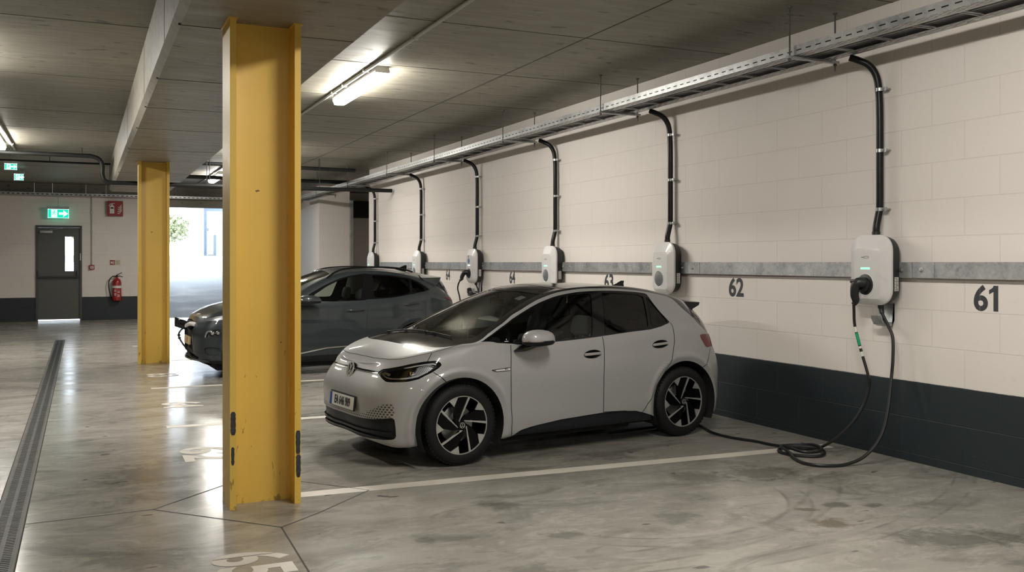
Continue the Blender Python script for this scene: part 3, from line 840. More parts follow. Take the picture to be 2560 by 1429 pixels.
CDL = ['nearest black conduit from the cable tray to the plugged-in charger by the number 61', 'black conduit down to the charger left of the number 62', 'black conduit down to the charger above the hatchback roof', 'black conduit down to the charger with the blue sticker', 'second farthest black conduit on the right wall', 'farthest black conduit, at the end of the right wall']
for i, y in enumerate(CY):
    o = thing('charger_conduit', CDL[i], 'conduit', (WX, y, 0), 0, 'black conduits from the tray to the chargers')
    pts = [(-.232, .168, 3.412), (-.19, .125, 3.388), (-.12, .06, 3.335), (-.072, .025, 3.24), (-.058, .01, 3.10), (-.058, .0, 2.9), (-.058, .0, 2.5), (-.058, 0, 2.16), (-.062, .004, 2.08), (-.095, .0, 1.96), (-.10, 0, 1.90)]
    MB().tube(smooth_path(pts, 6), .030, 14).build('conduit_pipe', M['conduit_black'], o)
    for z in (3.12, 2.60, 2.10):
        c = MB().lathe([(.0305, -.014), (.034, -.014), (.034, .014), (.0305, .014)], 18, Matrix.Translation((-.058, 0, z)), closed=True)
        c.box((-.068, -.060, z - .012), (-.046, -.030, z + .012), .003).cyl((-.062, -.062, z), (0, -.062, z), .008, 8).cyl((-.066, -.062, z), (-.050, -.062, z), .018, 12)
        c.build('pipe_clip', M['steel'], o)
# ------------------------------------------------------------------ car body surfaces
def spline_matrix(knots, samples, ghost0, ghost1):
    """Hermite interpolation weights; ghosts: 'lin' or 'mir' (handled by the caller through padding)"""
    n = len(knots)
    W = np.zeros((len(samples), n)); I = np.eye(n)
    def tan(i):
        if i == 0: return (I[1] - I[0]) / (knots[1] - knots[0])
        if i == n - 1: return (I[-1] - I[-2]) / (knots[-1] - knots[-2])
        h0 = knots[i] - knots[i - 1]; h1 = knots[i + 1] - knots[i]
        return ((I[i] - I[i - 1]) / h0 * h1 + (I[i + 1] - I[i]) / h1 * h0) / (h0 + h1)
    T = [tan(i) for i in range(n)]
    for r, t in enumerate(samples):
        i = min(max(int(np.searchsorted(knots, t, side='right') - 1), 0), n - 2)
        h = knots[i + 1] - knots[i]; s = (t - knots[i]) / h
        W[r] = (2 * s**3 - 3 * s**2 + 1) * I[i] + (s**3 - 2 * s**2 + s) * h * T[i] + (-2 * s**3 + 3 * s**2) * I[i + 1] + (s**3 - s**2) * h * T[i + 1]
    return W

def body_grid(net, step=0.018):
    """net[j][i] = control points of the left half (y >= 0 here); returns grid points (nu, nv, 3) and u, v"""
    P = np.array(net, float)
    J, I = P.shape[:2]
    mir = np.array([1, -1, 1.0])
    P = np.concatenate([P[1:2] * mir, P, P[-2:-1] * mir], 0)          # mirrored past nose and tail
    g0 = 2 * P[:, :1] - P[:, 1:2]
    P = np.concatenate([g0, P, P[:, -2:-1] * mir], 1)                  # mirrored past the centre line
    dj = np.linalg.norm(np.diff(P, axis=0), axis=2).mean(1) + 1e-3
    di = np.linalg.norm(np.diff(P, axis=1), axis=2).mean(0) + 1e-3
    kj = np.concatenate([[0], np.cumsum(dj)]); ki = np.concatenate([[0], np.cumsum(di)])
    def samp(k, n):
        t = []; idx = []
        for a in range(1, n):
            m = max(3, int(round((k[a + 1] - k[a]) / step)))
            for q in range(m):
                t.append(k[a] + (k[a + 1] - k[a]) * q / m); idx.append(a - 1 + q / m)
        t.append(k[n]); idx.append(n - 1)
        return np.array(t), np.array(idx)
    tj, u = samp(kj, J); ti, v = samp(ki, I)
    G = np.einsum('aj,jic,bi->abc', spline_matrix(kj, tj, 0, 0), P, spline_matrix(ki, ti, 0, 0))
    G[0, :, 1] = 0; G[-1, :, 1] = 0; G[:, -1, 1] = 0
    G[:, :, 1] = np.maximum(G[:, :, 1], 0)
    return G, u, v

def grid_normals(G):
    """area weighted normals of the half grid together with its mirror image"""
    nu, nv = G.shape[:2]
    A = G[:-1, :-1]; B = G[1:, :-1]; C = G[1:, 1:]; D = G[:-1, 1:]
    fn = np.cross(D - B, C - A)
    N = np.zeros_like(G)
    N[:-1, :-1] += fn; N[1:, :-1] += fn; N[1:, 1:] += fn; N[:-1, 1:] += fn
    keys = {}
    R = np.round(G, 4)
    for a in range(nu):
        for b in range(nv):
            if R[a, b, 1] < 1e-3: keys.setdefault(tuple(R[a, b]), []).append((a, b))
    for k, L in keys.items():
        s = sum(N[q] for q in L); s[1] = 0
        for q in L: N[q] = s
    N /= (np.linalg.norm(N, axis=2, keepdims=True) + 1e-12)
    return N

class Piece:
    """vertex rows: x y z nx ny nz u v ; faces: index lists"""
    def __init__(s, V, F): s.V = V; s.F = F
    def split(s, fv):
        """fv: value per vertex; returns (inside = negative, outside = positive)"""
        V = [tuple(r) for r in s.V]; f = list(fv); cache = {}
        Fin, Fout = [], []
        def cutp(a, b):
            k = (a, b) if a < b else (b, a)
            if k not in cache:
                t = f[k[0]] / (f[k[0]] - f[k[1]])
                pa, pb = np.array(V[k[0]]), np.array(V[k[1]])
                r = pa + (pb - pa) * t
                nn = np.linalg.norm(r[3:6]); r[3:6] /= (nn if nn > 0 else 1)
                V.append(tuple(r)); f.append(0.0); cache[k] = len(V) - 1
            return cache[k]
        for q in s.F:
            sg = [f[i] < 0 for i in q]
            if all(sg): Fin.append(q); continue
            if not any(sg): Fout.append(q); continue
            a_in, a_out = [], []
            n = len(q)
            for i in range(n):
                c, d = q[i], q[(i + 1) % n]
                (a_in if f[c] < 0 else a_out).append(c)
                if (f[c] < 0) != (f[d] < 0):
                    x = cutp(c, d); a_in.append(x); a_out.append(x)
            if len(a_in) > 2: Fin.append(a_in)
            if len(a_out) > 2: Fout.append(a_out)
        V = np.array(V)
        return Piece(V, Fin).clean(), Piece(V, Fout).clean()
    def clean(s):
        used = sorted({i for q in s.F for i in q})
        m = {o: n for n, o in enumerate(used)}
        return Piece(s.V[used] if used else np.zeros((0, 8)), [[m[i] for i in q] for q in s.F])
    def offset(s, d):
        V = s.V.copy(); V[:, :3] += V[:, 3:6] * d
        return Piece(V, s.F)
    def sunk(s, d):
        """pushed in by d along the normals with side walls round its border"""
        cnt = {}
        for q in s.F:
            for i in range(len(q)):
                a, b = q[i], q[(i + 1) % len(q)]
                cnt[(a, b)] = cnt.get((a, b), 0) + 1
        V = s.V.copy(); V[:, :3] -= V[:, 3:6] * d
        n = len(V); V = np.concatenate([V, s.V]); F = list(s.F)
        for (a, b) in list(cnt):
            if (b, a) not in cnt and abs(s.V[a][1]) + abs(s.V[b][1]) > 2e-3:
                F.append([b, a, a + n, b + n])
        return Piece(V, F).clean()
    def build(s, name, mat, parent, side=0, thick=0.0):
        """side 0: both halves as one mesh, -1: left half only, +1: right half only"""
        V = s.V; vs = []; ns = []; F = []
        for sg in ((-1, 1) if side == 0 else (side,)):
            b = len(vs)
            vs += [(r[0], sg * r[1], r[2]) for r in V]
            ns += [(r[3], sg * r[4], r[5]) for r in V]
            F += [tuple(b + i for i in (q if sg > 0 else q[::-1])) for q in s.F]
        if side == 0:                                  # weld along the centre line
            key = {}; m = []; v2 = []; n2 = []
            for p, n in zip(vs, ns):
                k = (round(p[0], 4), round(p[2], 4)) if abs(p[1]) < 6e-4 else None
                if k is not None and k in key: m.append(key[k]); continue
                if k is not None: key[k] = len(v2); p = (p[0], 0.0, p[2])
                m.append(len(v2)); v2.append(p); n2.append(n)
            vs, ns = v2, n2
            G = []
            for q in F:
                w = []
                for i in q:
                    if m[i] not in w: w.append(m[i])
                if len(w) > 2: G.append(tuple(w))
            F = G
        me = bpy.data.meshes.new(name)
        me.from_pydata(vs, [], F)
        me.polygons.foreach_set('use_smooth', [True] * len(me.polygons))
        me.normals_split_custom_set_from_vertices(ns)
        me.materials.append(mat)
        o = bpy.data.objects.new(name, me); COL.objects.link(o); o.parent = parent
        return o

def poly_sdf(pts, poly):
    """signed distance of 2D points to a polygon, negative inside"""
    P = np.asarray(pts, float); Q = np.asarray(poly, float)
    d = np.full(len(P), 1e9); ins = np.zeros(len(P), bool)
    for i in range(len(Q)):
        a = Q[i]; b = Q[(i + 1) % len(Q)]
        e = b - a; w = P - a
        t = np.clip((w @ e) / (e @ e + 1e-12), 0, 1)
        d = np.minimum(d, np.linalg.norm(w - t[:, None] * e, axis=1))
        c = (a[1] > P[:, 1]) != (b[1] > P[:, 1])
        with np.errstate(divide='ignore', invalid='ignore'):
            xx = (b[0] - a[0]) * (P[:, 1] - a[1]) / (b[1] - a[1]) + a[0]
        ins ^= c & (P[:, 0] < xx)
    return np.where(ins, -d, d)

def grid_piece(G, u, v):
    N = grid_normals(G)
    nu, nv = G.shape[:2]
    UV = np.stack(np.meshgrid(u, v, indexing='ij'), -1)
    V = np.concatenate([G, N, UV], 2).reshape(-1, 8)
    F = []
    for a in range(nu - 1):
        for b in range(nv - 1):
            F.append([a * nv + b, a * nv + b + 1, (a + 1) * nv + b + 1, (a + 1) * nv + b])
    return Piece(V, F)

def uv_cut(piece, poly):
    return piece.split(poly_sdf(piece.V[:, 6:8], poly))

class Surf:
    """looks up points of the body surface by (u, v)"""
    def __init__(s, G, u, v): s.G, s.u, s.v, s.N = G, u, v, grid_normals(G)
    def at(s, uu, vv, off=0.0):
        a = min(max(int(np.searchsorted(s.u, uu, side='right') - 1), 0), len(s.u) - 2)
        b = min(max(int(np.searchsorted(s.v, vv, side='right') - 1), 0), len(s.v) - 2)
        x = (uu - s.u[a]) / (s.u[a + 1] - s.u[a]); y = (vv - s.v[b]) / (s.v[b + 1] - s.v[b])
        f = lambda A: (A[a, b] * (1 - x) + A[a + 1, b] * x) * (1 - y) + (A[a, b + 1] * (1 - x) + A[a + 1, b + 1] * x) * y
        n = f(s.N); n = n / (np.linalg.norm(n) + 1e-12)
        return f(s.G) + n * off, n
    def line(s, uvs, n=6):
        """densified uv polyline"""
        out = []
        for i in range(len(uvs) - 1):
            for k in range(n):
                t = k / n
                out.append((uvs[i][0] * (1 - t) + uvs[i + 1][0] * t, uvs[i][1] * (1 - t) + uvs[i + 1][1] * t))
        out.append(tuple(uvs[-1]))
        return out
    def ribbon(s, mb, uvs, w, off, sg, n=6):
        """thin strip following the surface; sg = -1 left, +1 right"""
        L = s.line(uvs, n); P = [s.at(*q, off) for q in L]
        V = []
        for i, (p, nn) in enumerate(P):
            t = P[min(i + 1, len(P) - 1)][0] - P[max(i - 1, 0)][0]
            b = np.cross(t, nn); b = b / (np.linalg.norm(b) + 1e-12) * w / 2
            for q in (p - b, p + b): V.append((q[0], sg * q[1], q[2]))
        F = [(2 * i, 2 * i + 1, 2 * i + 3, 2 * i + 2) for i in range(len(P) - 1)]
        if sg < 0: F = [f[::-1] for f in F]
        mb.add(V, F)

def lerp(a, b, t): return tuple(np.array(a) * (1 - t) + np.array(b) * t)

def make_net(sections):
    """each section: bumper/flank point (bx, by), edge S, rail R, centre C, and a dict of tweaks"""
    net = []
    for sec in sections:
        bx, by = sec['b']; S = np.array(sec['S']); R = np.array(sec['R']); C = np.array(sec['C'])
        zb = sec.get('zb', 0.17)
        inn = np.array(sec.get('inn', (0.0, -1.0)))               # direction towards the car's inside
        dz = sec.get('lv', (0.0, 0.02, 0.12, 0.30, 0.48))
        di = sec.get('di', (0.10, 0.03, 0.006, 0.0, 0.0))
        row = []
        for k in range(5):
            y = max(0.0, by + inn[1] * di[k])
            row.append((bx + inn[0] * di[k], y if by > 0 else 0.0, zb + dz[k]))
        m = sec.get('m5', 0.5)
        p5 = np.array(lerp(row[4], S, m)); o5 = sec.get('o5', 0.012)
        p5[:2] -= inn * o5
        if by == 0: p5[1] = 0
        row.append(tuple(p5)); row.append(tuple(S))
        p7 = (S + R) / 2 + np.array(sec.get('o7', (0, 0.012, 0.004)))
        if by == 0: p7[1] = 0
        row.append(tuple(p7)); row.append(tuple(R))
        for fr in (0.70, 0.36):
            q = fr * fr
            row.append((C[0] + (R[0] - C[0]) * q, R[1] * fr, C[2] - (C[2] - R[2]) * q))
        row.append(tuple(C))
        net.append(row)
    return net
HW = 0.868
D3 = lambda b, S, R, C, **k: dict(b=b, S=S, R=R, C=C, **k)
LOWF = (0, .02, .11, .27, .43)
HATCH = make_net([
 D3((-.682, 0), (-.568, 0, .795), (-.558, 0, .81), (-.548, 0, .82), inn=(1, 0), zb=.215, lv=(0, .018, .08, .22, .37), o5=.014, o7=(0, 0, .001)),
 D3((-.680, .28), (-.562, .25, .795), (-.545, .20, .825), (-.512, 0, .853), inn=(.97, -.24), zb=.205, lv=(0, .018, .085, .23, .38), o5=.014, o7=(-.003, .002, .004)),
 D3((-.645, .52), (-.528, .46, .81), (-.492, .37, .865), (-.44, 0, .912), inn=(.87, -.5), zb=.19, lv=(0, .02, .095, .25, .40), o5=.014, o7=(-.003, .004, .006)),
 D3((-.545, .70), (-.415, .645, .84), (-.375, .535, .90), (-.31, 0, .966), inn=(.7, -.7), zb=.165, lv=LOWF, o7=(-.002, .008, .008)),
 D3((-.355, .80), (-.235, .76, .885), (-.20, .645, .945), (-.16, 0, 1.012), inn=(.4, -.92), o7=(0, .012, .010)),
 D3((-.10, .848), (0, .80, .925), (.01, .71, .980), (0, 0, 1.046), inn=(.05, -1), o7=(0, .012, .010)),
 D3((.16, .862), (.17, .815, .960), (.19, .755, .990), (.13, 0, 1.082), o7=(0, .008, .004)),
 D3((.45, HW), (.46, .815, .965), (.47, .725, 1.095), (.40, 0, 1.205), o7=(0, .010, .0)),
 D3((.80, HW), (.80, .815, .975), (.80, .655, 1.240), (.74, 0, 1.345)),
 D3((1.20, HW), (1.20, .813, .990), (1.20, .620, 1.362), (1.12, 0, 1.436)),
 D3((1.60, HW), (1.60, .813, 1.010), (1.60, .605, 1.396), (1.56, 0, 1.452)),
 D3((2.00, HW), (2.00, .812, 1.035), (2.00, .600, 1.385), (2.00, 0, 1.430)),
 D3((2.35, .868), (2.34, .805, 1.060), (2.34, .598, 1.335), (2.42, 0, 1.386)),
 D3((2.66, .855), (2.62, .785, 1.060), (2.64, .590, 1.262), (2.74, 0, 1.328), inn=(-.15, -.98)),
 D3((2.92, .775), (2.845, .690, 1.000), (2.86, .545, 1.130), (2.97, 0, 1.255), inn=(-.6, -.8)),
 D3((3.045, .53), (2.97, .46, .960), (2.985, .37, 1.03), (3.03, 0, 1.10), inn=(-.9, -.4)),
 D3((3.08, 0), (3.03, 0, .94), (3.035, 0, .955), (3.04, 0, .97), inn=(-1, 0)),
])
SUV = make_net([
 D3((-.765, 0), (-.69, 0, .845), (-.68, 0, .865), (-.66, 0, .885), inn=(1, 0), zb=.24, lv=(0, .02, .10, .24, .42), o7=(0, 0, .001)),
 D3((-.757, .30), (-.68, .27, .845), (-.66, .21, .88), (-.62, 0, .920), inn=(.97, -.24), zb=.235, lv=(0, .02, .10, .24, .42), o7=(-.003, .002, .004)),
 D3((-.715, .55), (-.635, .50, .855), (-.595, .40, .905), (-.53, 0, .967), inn=(.87, -.5), zb=.225, lv=(0, .02, .10, .25, .43), o7=(-.003, .004, .006)),
 D3((-.62, .73), (-.535, .68, .88), (-.495, .57, .94), (-.42, 0, 1.014), inn=(.7, -.7), zb=.22, lv=(0, .02, .11, .27, .45), o7=(-.002, .008, .008)),
 D3((-.43, .825), (-.33, .785, .925), (-.29, .67, .995), (-.22, 0, 1.062), inn=(.4, -.92), zb=.2, o7=(0, .012, .010)),
 D3((-.10, .862), (0, .815, .975), (.03, .72, 1.035), (0, 0, 1.100), inn=(.05, -1), zb=.19, o7=(0, .012, .010)),
 D3((.25, .870), (.30, .825, 1.025), (.34, .765, 1.060), (.28, 0, 1.145), zb=.18, o7=(0, .008, .004)),
 D3((.60, .872), (.62, .822, 1.045), (.65, .725, 1.150), (.58, 0, 1.290), zb=.18, o7=(0, .010, 0)),
 D3((.95, .872), (.96, .820, 1.060), (.97, .660, 1.300), (.92, 0, 1.430), zb=.18),
 D3((1.30, .872), (1.30, .818, 1.070), (1.32, .625, 1.430), (1.28, 0, 1.540), zb=.18),
 D3((1.70, .872), (1.70, .815, 1.085), (1.72, .610, 1.475), (1.66, 0, 1.572), zb=.18),
 D3((2.15, .872), (2.15, .812, 1.120), (2.15, .605, 1.465), (2.10, 0, 1.562), zb=.18),
 D3((2.50, .870), (2.50, .805, 1.165), (2.50, .600, 1.412), (2.56, 0, 1.520), zb=.18),
 D3((2.82, .860), (2.78, .795, 1.170), (2.82, .590, 1.335), (2.92, 0, 1.458), inn=(-.15, -.98), zb=.2),
 D3((3.16, .805), (3.09, .740, 1.080), (3.06, .575, 1.215), (3.17, 0, 1.385), inn=(-.6, -.8), zb=.24),
 D3((3.31, .55), (3.25, .49, 1.03), (3.25, .38, 1.10), (3.29, 0, 1.20), inn=(-.9, -.4), zb=.26),
 D3((3.36, 0), (3.30, 0, 1.0), (3.31, 0, 1.015), (3.32, 0, 1.03), inn=(-1, 0), zb=.26),
])
HUV = {
    'dlo': [(6.07, 7.60), (6.62, 6.23), (7.26, 5.92), (8.36, 5.92), (9.37, 5.94), (9.63, 5.95), (10.36, 5.97), (11.05, 5.96), (11.45, 6.00), (11.83, 6.16), (11.62, 6.81), (11.49, 7.31), (11.40, 7.86), (10.72, 7.88), (10.01, 7.94), (9.54, 7.97), (9.08, 8.01), (8.63, 8.08), (8.26, 8.11), (7.78, 8.11), (7.36, 8.16), (6.90, 8.11), (6.33, 8.01)],
    'strip': [(5.93, 8.00), (6.50, 8.24), (7.07, 8.28), (7.47, 8.36), (7.81, 8.29), (8.28, 8.34), (8.72, 8.28), (9.15, 8.18), (9.60, 8.12), (10.05, 8.08), (10.76, 8.02), (11.60, 7.99), (12.24, 7.99), (12.44, 7.81), (12.65, 7.13), (13.23, 6.00), (13.72, 5.68)],
    'cowl': [(5.93, 8.00), (5.27, 7.67), (4.84, 7.42), (4.55, 7.49), (4.05, 8.29), (3.52, 9.05), (3.29, 9.64), (3.12, 10.35), (2.82, 11.00), (2.73, 11.00)],
    'screen': [(6.15, 8.49), (6.69, 8.53), (7.33, 8.62), (7.94, 8.66), (8.35, 8.75), (8.63, 8.83), (8.54, 9.46), (8.45, 10.27), (8.05, 11.00), (7.75, 11.00), (5.35, 8.78), (5.80, 8.69)],
    'screen_l': [(7.40, 11.00), (6.56, 11.00), (5.64, 11.00), (4.92, 11.00), (5.08, 9.68), (4.98, 10.46)],
    'lamp': [(1.88, 5.50), (2.08, 5.71), (3.19, 5.85), (3.69, 5.81), (4.16, 5.70), (4.31, 5.57), (4.44, 5.37), (4.38, 5.20), (4.17, 4.94), (3.80, 4.65), (3.48, 4.68), (3.01, 4.82), (2.51, 4.88), (2.30, 5.05)],
    'lamp_in': [(2.02, 5.48), (2.21, 5.62), (3.22, 5.70), (3.71, 5.66), (4.15, 5.58), (4.27, 5.46), (4.35, 5.37), (4.29, 5.25), (4.10, 5.04), (3.73, 4.82), (3.41, 4.85), (2.98, 4.95), (2.53, 5.01), (2.33, 5.15)],
    'grille_line': [(0.00, 5.44), (0.00, 5.44), (0.44, 5.59), (1.21, 5.54), (1.86, 5.48)],
    'emblem': [(0.10, 5.40)],
    'grille': [(0.32, 2.65), (1.29, 2.66), (2.07, 2.71), (2.53, 2.82), (2.93, 2.90), (3.04, 2.84), (3.09, 2.40), (3.10, 1.94), (3.03, 1.71), (2.50, 1.53), (1.76, 1.31), (0.67, 0.75), (0.00, 1.00)],
    'grille_far': [(0.00, 3.50), (0.00, 2.90), (0.00, 1.60)],
    'comb': [(0.32, 2.72), (1.15, 2.77), (1.57, 2.95), (2.10, 3.25), (2.50, 3.53), (2.95, 3.59), (3.05, 3.33), (3.01, 2.96), (2.53, 2.86), (1.88, 2.72), (1.26, 2.72)],
    'plate': [(0.00, 3.80), (1.15, 3.71), (1.04, 2.90), (0.00, 3.10)],
    'hood': [(0.67, 11.00), (0.42, 11.00), (0.92, 11.00), (1.52, 8.43), (2.34, 7.13), (2.83, 6.85), (3.52, 6.86), (4.03, 6.81), (4.60, 6.98), (5.26, 7.67)],
    'fender1': [(4.02, 6.73), (3.87, 5.76)],
    'fender2': [(4.23, 4.97), (4.82, 4.27)],
    'door_f': [(7.06, 5.93), (7.01, 4.73), (7.01, 3.17), (7.06, 1.16)],
    'door_b': [(9.63, 5.93), (9.63, 5.13), (9.58, 3.92), (9.57, 2.16)],
    'door_r': [(11.83, 6.16), (11.87, 5.95), (11.85, 5.22), (11.73, 4.59), (11.55, 4.10), (11.12, 3.09), (10.70, 1.87)],
    'badge': [(6.34, 4.70), (6.57, 4.74), (7.01, 4.77), (7.01, 4.61), (6.51, 4.59)],
    'tail': [(13.04, 5.42), (13.18, 5.50), (14.08, 5.67), (13.93, 5.44), (13.76, 4.98), (13.32, 4.89)],
    'sill': [(7.07, 1.10), (7.28, 1.54), (7.59, 1.72), (8.39, 2.02), (9.53, 2.13), (10.16, 2.11), (10.55, 2.03), (10.82, 1.76), (11.16, 1.35)],
    'qglass': [(6.16, 7.57), (6.73, 6.37), (7.19, 6.04), (8.13, 7.96), (7.78, 8.03), (7.34, 8.06), (6.89, 8.00), (6.38, 7.92)],
    'fglass': [(7.34, 5.97), (8.37, 5.97), (9.36, 5.98), (9.66, 7.76), (9.62, 7.85), (9.05, 7.90), (8.64, 7.97), (8.36, 7.99)],
    'rglass': [(9.72, 5.99), (10.37, 6.04), (11.01, 6.04), (11.24, 7.72), (10.69, 7.76), (10.00, 7.82)],
    'rqglass': [(11.12, 6.04), (11.46, 6.09), (11.78, 6.22), (11.59, 6.81), (11.46, 7.30), (11.36, 7.69)],
    'handle_f': [(9.06, 5.11), (9.55, 5.08), (9.31, 5.27), (9.30, 4.90)],
    'handle_r': [(11.05, 5.27), (11.61, 5.20), (11.32, 5.38), (11.31, 5.06)],
    'mirror': [(7.55, 6.17), (7.32, 5.77)],
    'bumper_line': [(0.00, 4.33), (0.33, 4.32), (1.34, 4.27), (2.33, 4.38), (3.03, 4.41)],
    'wA': [(4.08, 11.00), (4.68, 10.66), (4.94, 10.03)],
    'wB': [(4.96, 10.23), (5.12, 9.74), (5.23, 9.18), (5.35, 8.78)],
    'sensor': [(4.06, 3.03)],
    'swage': [(7.01, 4.90), (7.87, 4.92), (8.73, 5.00), (9.63, 5.02), (10.42, 5.06), (11.46, 5.07)],
    'tg_line': [(13.57, 4.88), (13.22, 4.18), (12.94, 3.91)],
}
SUV_UV = {
    'dlo': [(7.28, 6.24), (8.68, 5.99), (9.95, 5.97), (10.08, 6.00), (10.94, 5.96), (11.90, 5.98), (12.55, 6.14), (12.96, 6.40), (12.68, 7.01), (12.34, 7.59), (11.93, 7.83), (11.18, 7.89), (10.36, 7.91), (10.06, 7.99), (9.52, 7.90), (8.98, 7.74), (8.32, 7.57), (7.68, 7.23)],
    'fglass': [(7.68, 6.18), (8.68, 6.05), (9.81, 6.01), (10.02, 7.79), (9.51, 7.76), (9.00, 7.60), (8.42, 7.38), (7.90, 6.95)],
    'rglass': [(10.30, 6.08), (10.99, 6.06), (11.76, 6.08), (11.88, 7.65), (11.16, 7.72), (10.35, 7.78)],
    'qglass': [(11.88, 6.11), (12.48, 6.20), (12.86, 6.37), (12.64, 6.89), (12.32, 7.41), (11.99, 7.61)],
    'screen': [(7.19, 7.52), (7.84, 8.00), (8.44, 8.22), (9.04, 9.20), (8.82, 10.83), (8.25, 10.63), (7.73, 10.04)],
    'lamp_drl': [(2.19, 5.76), (2.74, 5.75), (3.39, 5.82), (3.90, 5.76), (4.01, 5.27), (3.30, 5.34), (2.62, 5.48)],
    'lamp_low': [(2.91, 3.50), (3.12, 4.08), (3.52, 4.17), (4.09, 4.18), (4.12, 3.48), (3.56, 3.47)],
    'bumper_crease': [(1.86, 5.44), (2.35, 5.23), (4.05, 5.05)],
    'grille_edge': [(0.38, 5.71), (1.92, 5.26), (1.73, 4.13), (1.59, 3.36), (1.99, 2.69), (2.64, 2.02), (3.05, 1.68)],
    'intake': [(0.98, 2.53), (2.12, 2.10), (2.59, 1.42), (2.28, 1.16), (1.14, 1.39), (0.09, 1.48)],
    'lip': [(0.00, 1.83), (0.00, 1.00), (1.55, 1.00), (2.50, 1.02), (3.51, 1.28), (4.18, 1.42)],
    'fog': [(2.89, 2.68), (3.40, 2.78), (3.83, 2.70), (4.07, 2.56), (3.96, 2.12), (3.31, 2.04), (2.99, 2.18)],
    'plate': [(0.00, 3.50), (1.01, 3.47), (0.98, 2.79), (0.00, 2.80)],
    'hoodline': [(0.00, 5.70), (0.87, 5.86), (2.15, 5.68), (2.18, 7.27), (3.06, 8.77), (3.75, 8.83)],
    'door_b': [(10.06, 6.05), (10.02, 4.76), (9.99, 3.28)],
    'door_r': [(12.37, 5.86), (12.56, 5.45), (12.56, 4.88), (12.40, 4.09)],
    'handle_f': [(9.27, 5.34), (9.92, 5.32)],
    'handle_r': [(11.43, 5.44), (12.18, 5.36)],
    'tail': [(13.62, 5.87), (14.31, 6.49), (14.73, 6.20), (14.73, 5.90), (14.43, 5.77)],
    'clad': [(7.19, 2.09), (7.70, 2.25), (8.38, 2.47), (9.39, 2.56)],
    'crease': [(7.20, 5.48), (8.39, 5.53), (10.07, 5.69), (12.56, 5.52)],
    'crease2': [(7.38, 4.86), (7.85, 5.19), (8.39, 5.39)],
}
WIPERS = [[(4.4, 9.6, 1), (4.72, 10.6, 1), (4.95, 10.6, -1), (5.0, 10.03, -1)], [(5.0, 10.2, -1), (5.10, 9.74, -1), (5.22, 9.2, -1), (5.35, 8.8, -1)]]
# ------------------------------------------------------------------ shared car parts
def round_logo(mb, R, Mx, d=0.004):
    """raised ring with a V over a W"""
    mb.lathe([(R * .86, 0), (R * .86, d), (R, d), (R, 0)], 40, Mx)
    w = R * .15
    stroke(mb, [(-.36 * R, .80 * R), (0, .10 * R), (.36 * R, .80 * R)], w, 0, d, Mx)
    stroke(mb, [(-.80 * R, .38 * R), (-.42 * R, -.74 * R), (0, -.06 * R), (.42 * R, -.74 * R), (.80 * R, .38 * R)], w, 0, d, Mx)

def make_wheel(name, parent, loc, sg, logo=True):
    """sg -1: outer face looks to the car's left (-y)"""
    Mx = Matrix.Rotation(PI / 2, 4, 'X')
    t = MB().lathe([(.232, -.016), (.240, -.002), (.262, .004), (.292, .002), (.312, -.010), (.324, -.026), (.329, -.040),
                    (.330, -.066), (.323, -.068), (.323, -.074), (.330, -.076), (.330, -.098), (.323, -.100), (.323, -.106), (.330, -.108),
                    (.330, -.134), (.323, -.136), (.323, -.142), (.330, -.144), (.329, -.168), (.318, -.186), (.290, -.196), (.240, -.196)], 64, Mx)
    for k in range(60):                                            # shoulder blocks
        a = 2 * PI * k / 60
        B = Mx @ Matrix.Rotation(a, 4, 'Z')
        t.box((.300, -.0090, -.034), (.3262, .0090, -.0190), 0, B)
    w = t.build(name, M['rubber'], parent, angle=30)
    w.location = loc
    if sg > 0: w.rotation_euler = (0, 0, PI)
    MB().lathe([(.240, -.010), (.237, -.004), (.231, -.004), (.228, -.012)], 64, Mx).build('rim_edge', M['alloy'], w)
    MB().lathe([(.229, -.010), (.222, -.06), (.215, -.14), (.05, -.15), (.002, -.15)], 48, Mx).build('rim', M['wheel_black'], w)
    b = MB().lathe([(.05, -.10), (.150, -.10), (.150, -.112), (.05, -.112)], 40, Mx)
    b.box((.10, -.05, -.10), (.165, .05, -.07), .01, Mx @ Matrix.Rotation(2.4, 4, 'Z'))
    b.build('brake_disc', M['steel'], w)
    P = lambda r, a: (r * math.cos(math.radians(a)), r * math.sin(math.radians(a)))
    for k in range(5):
        o = 72 * k
        sp = MB()
        sp.prism([P(.035, 140 + o), P(.10, 92 + o), P(.228, 76 + o), P(.2285, 87 + o), P(.228, 100 + o), P(.168, 113 + o), P(.09, 132 + o), P(.035, 175 + o)], -.045, -.012, Mx)
        sp.build('spoke', M['wheel_black'], w, smooth=False)
        bl = MB()
        p0, p1 = Vector(P(.042, 131 + o)), Vector(P(.229, 73 + o))
        tt = (p1 - p0).normalized(); nn = Vector((-tt.y, tt.x))
        bl.prism([tuple(p0 - nn * .003), tuple(p1 - nn * .0095), tuple(p1 + nn * .0095), tuple(p0 + nn * .003)], -.016, -.006, Mx)
        bl.prism([P(.230, 99 + o), P(.2305, 109 + o), P(.230, 120 + o), P(.170, 115 + o)], -.016, -.006, Mx)
        bl.build('spoke_facing', M['alloy'], w, smooth=False)
    MB().lathe([(.001, .000), (.024, -.001), (.036, -.008), (.038, -.020), (.034, -.045)], 32, Mx).build('hub_cap', M['wheel_black'], w)
    if logo:
        lg = MB(); round_logo(lg, .024, Mx, .0025)
        lg.build('hub_badge', M['alloy'], w, smooth=False)
    for k in range(5):
        a = math.radians(72 * k + 40)
        MB().cyl(Mx @ Vector((.048 * math.cos(a), .048 * math.sin(a), -.03)), Mx @ Vector((.048 * math.cos(a), .048 * math.sin(a), -.014)), .007, 6).build('wheel_bolt', M['steel'], w)
    return w

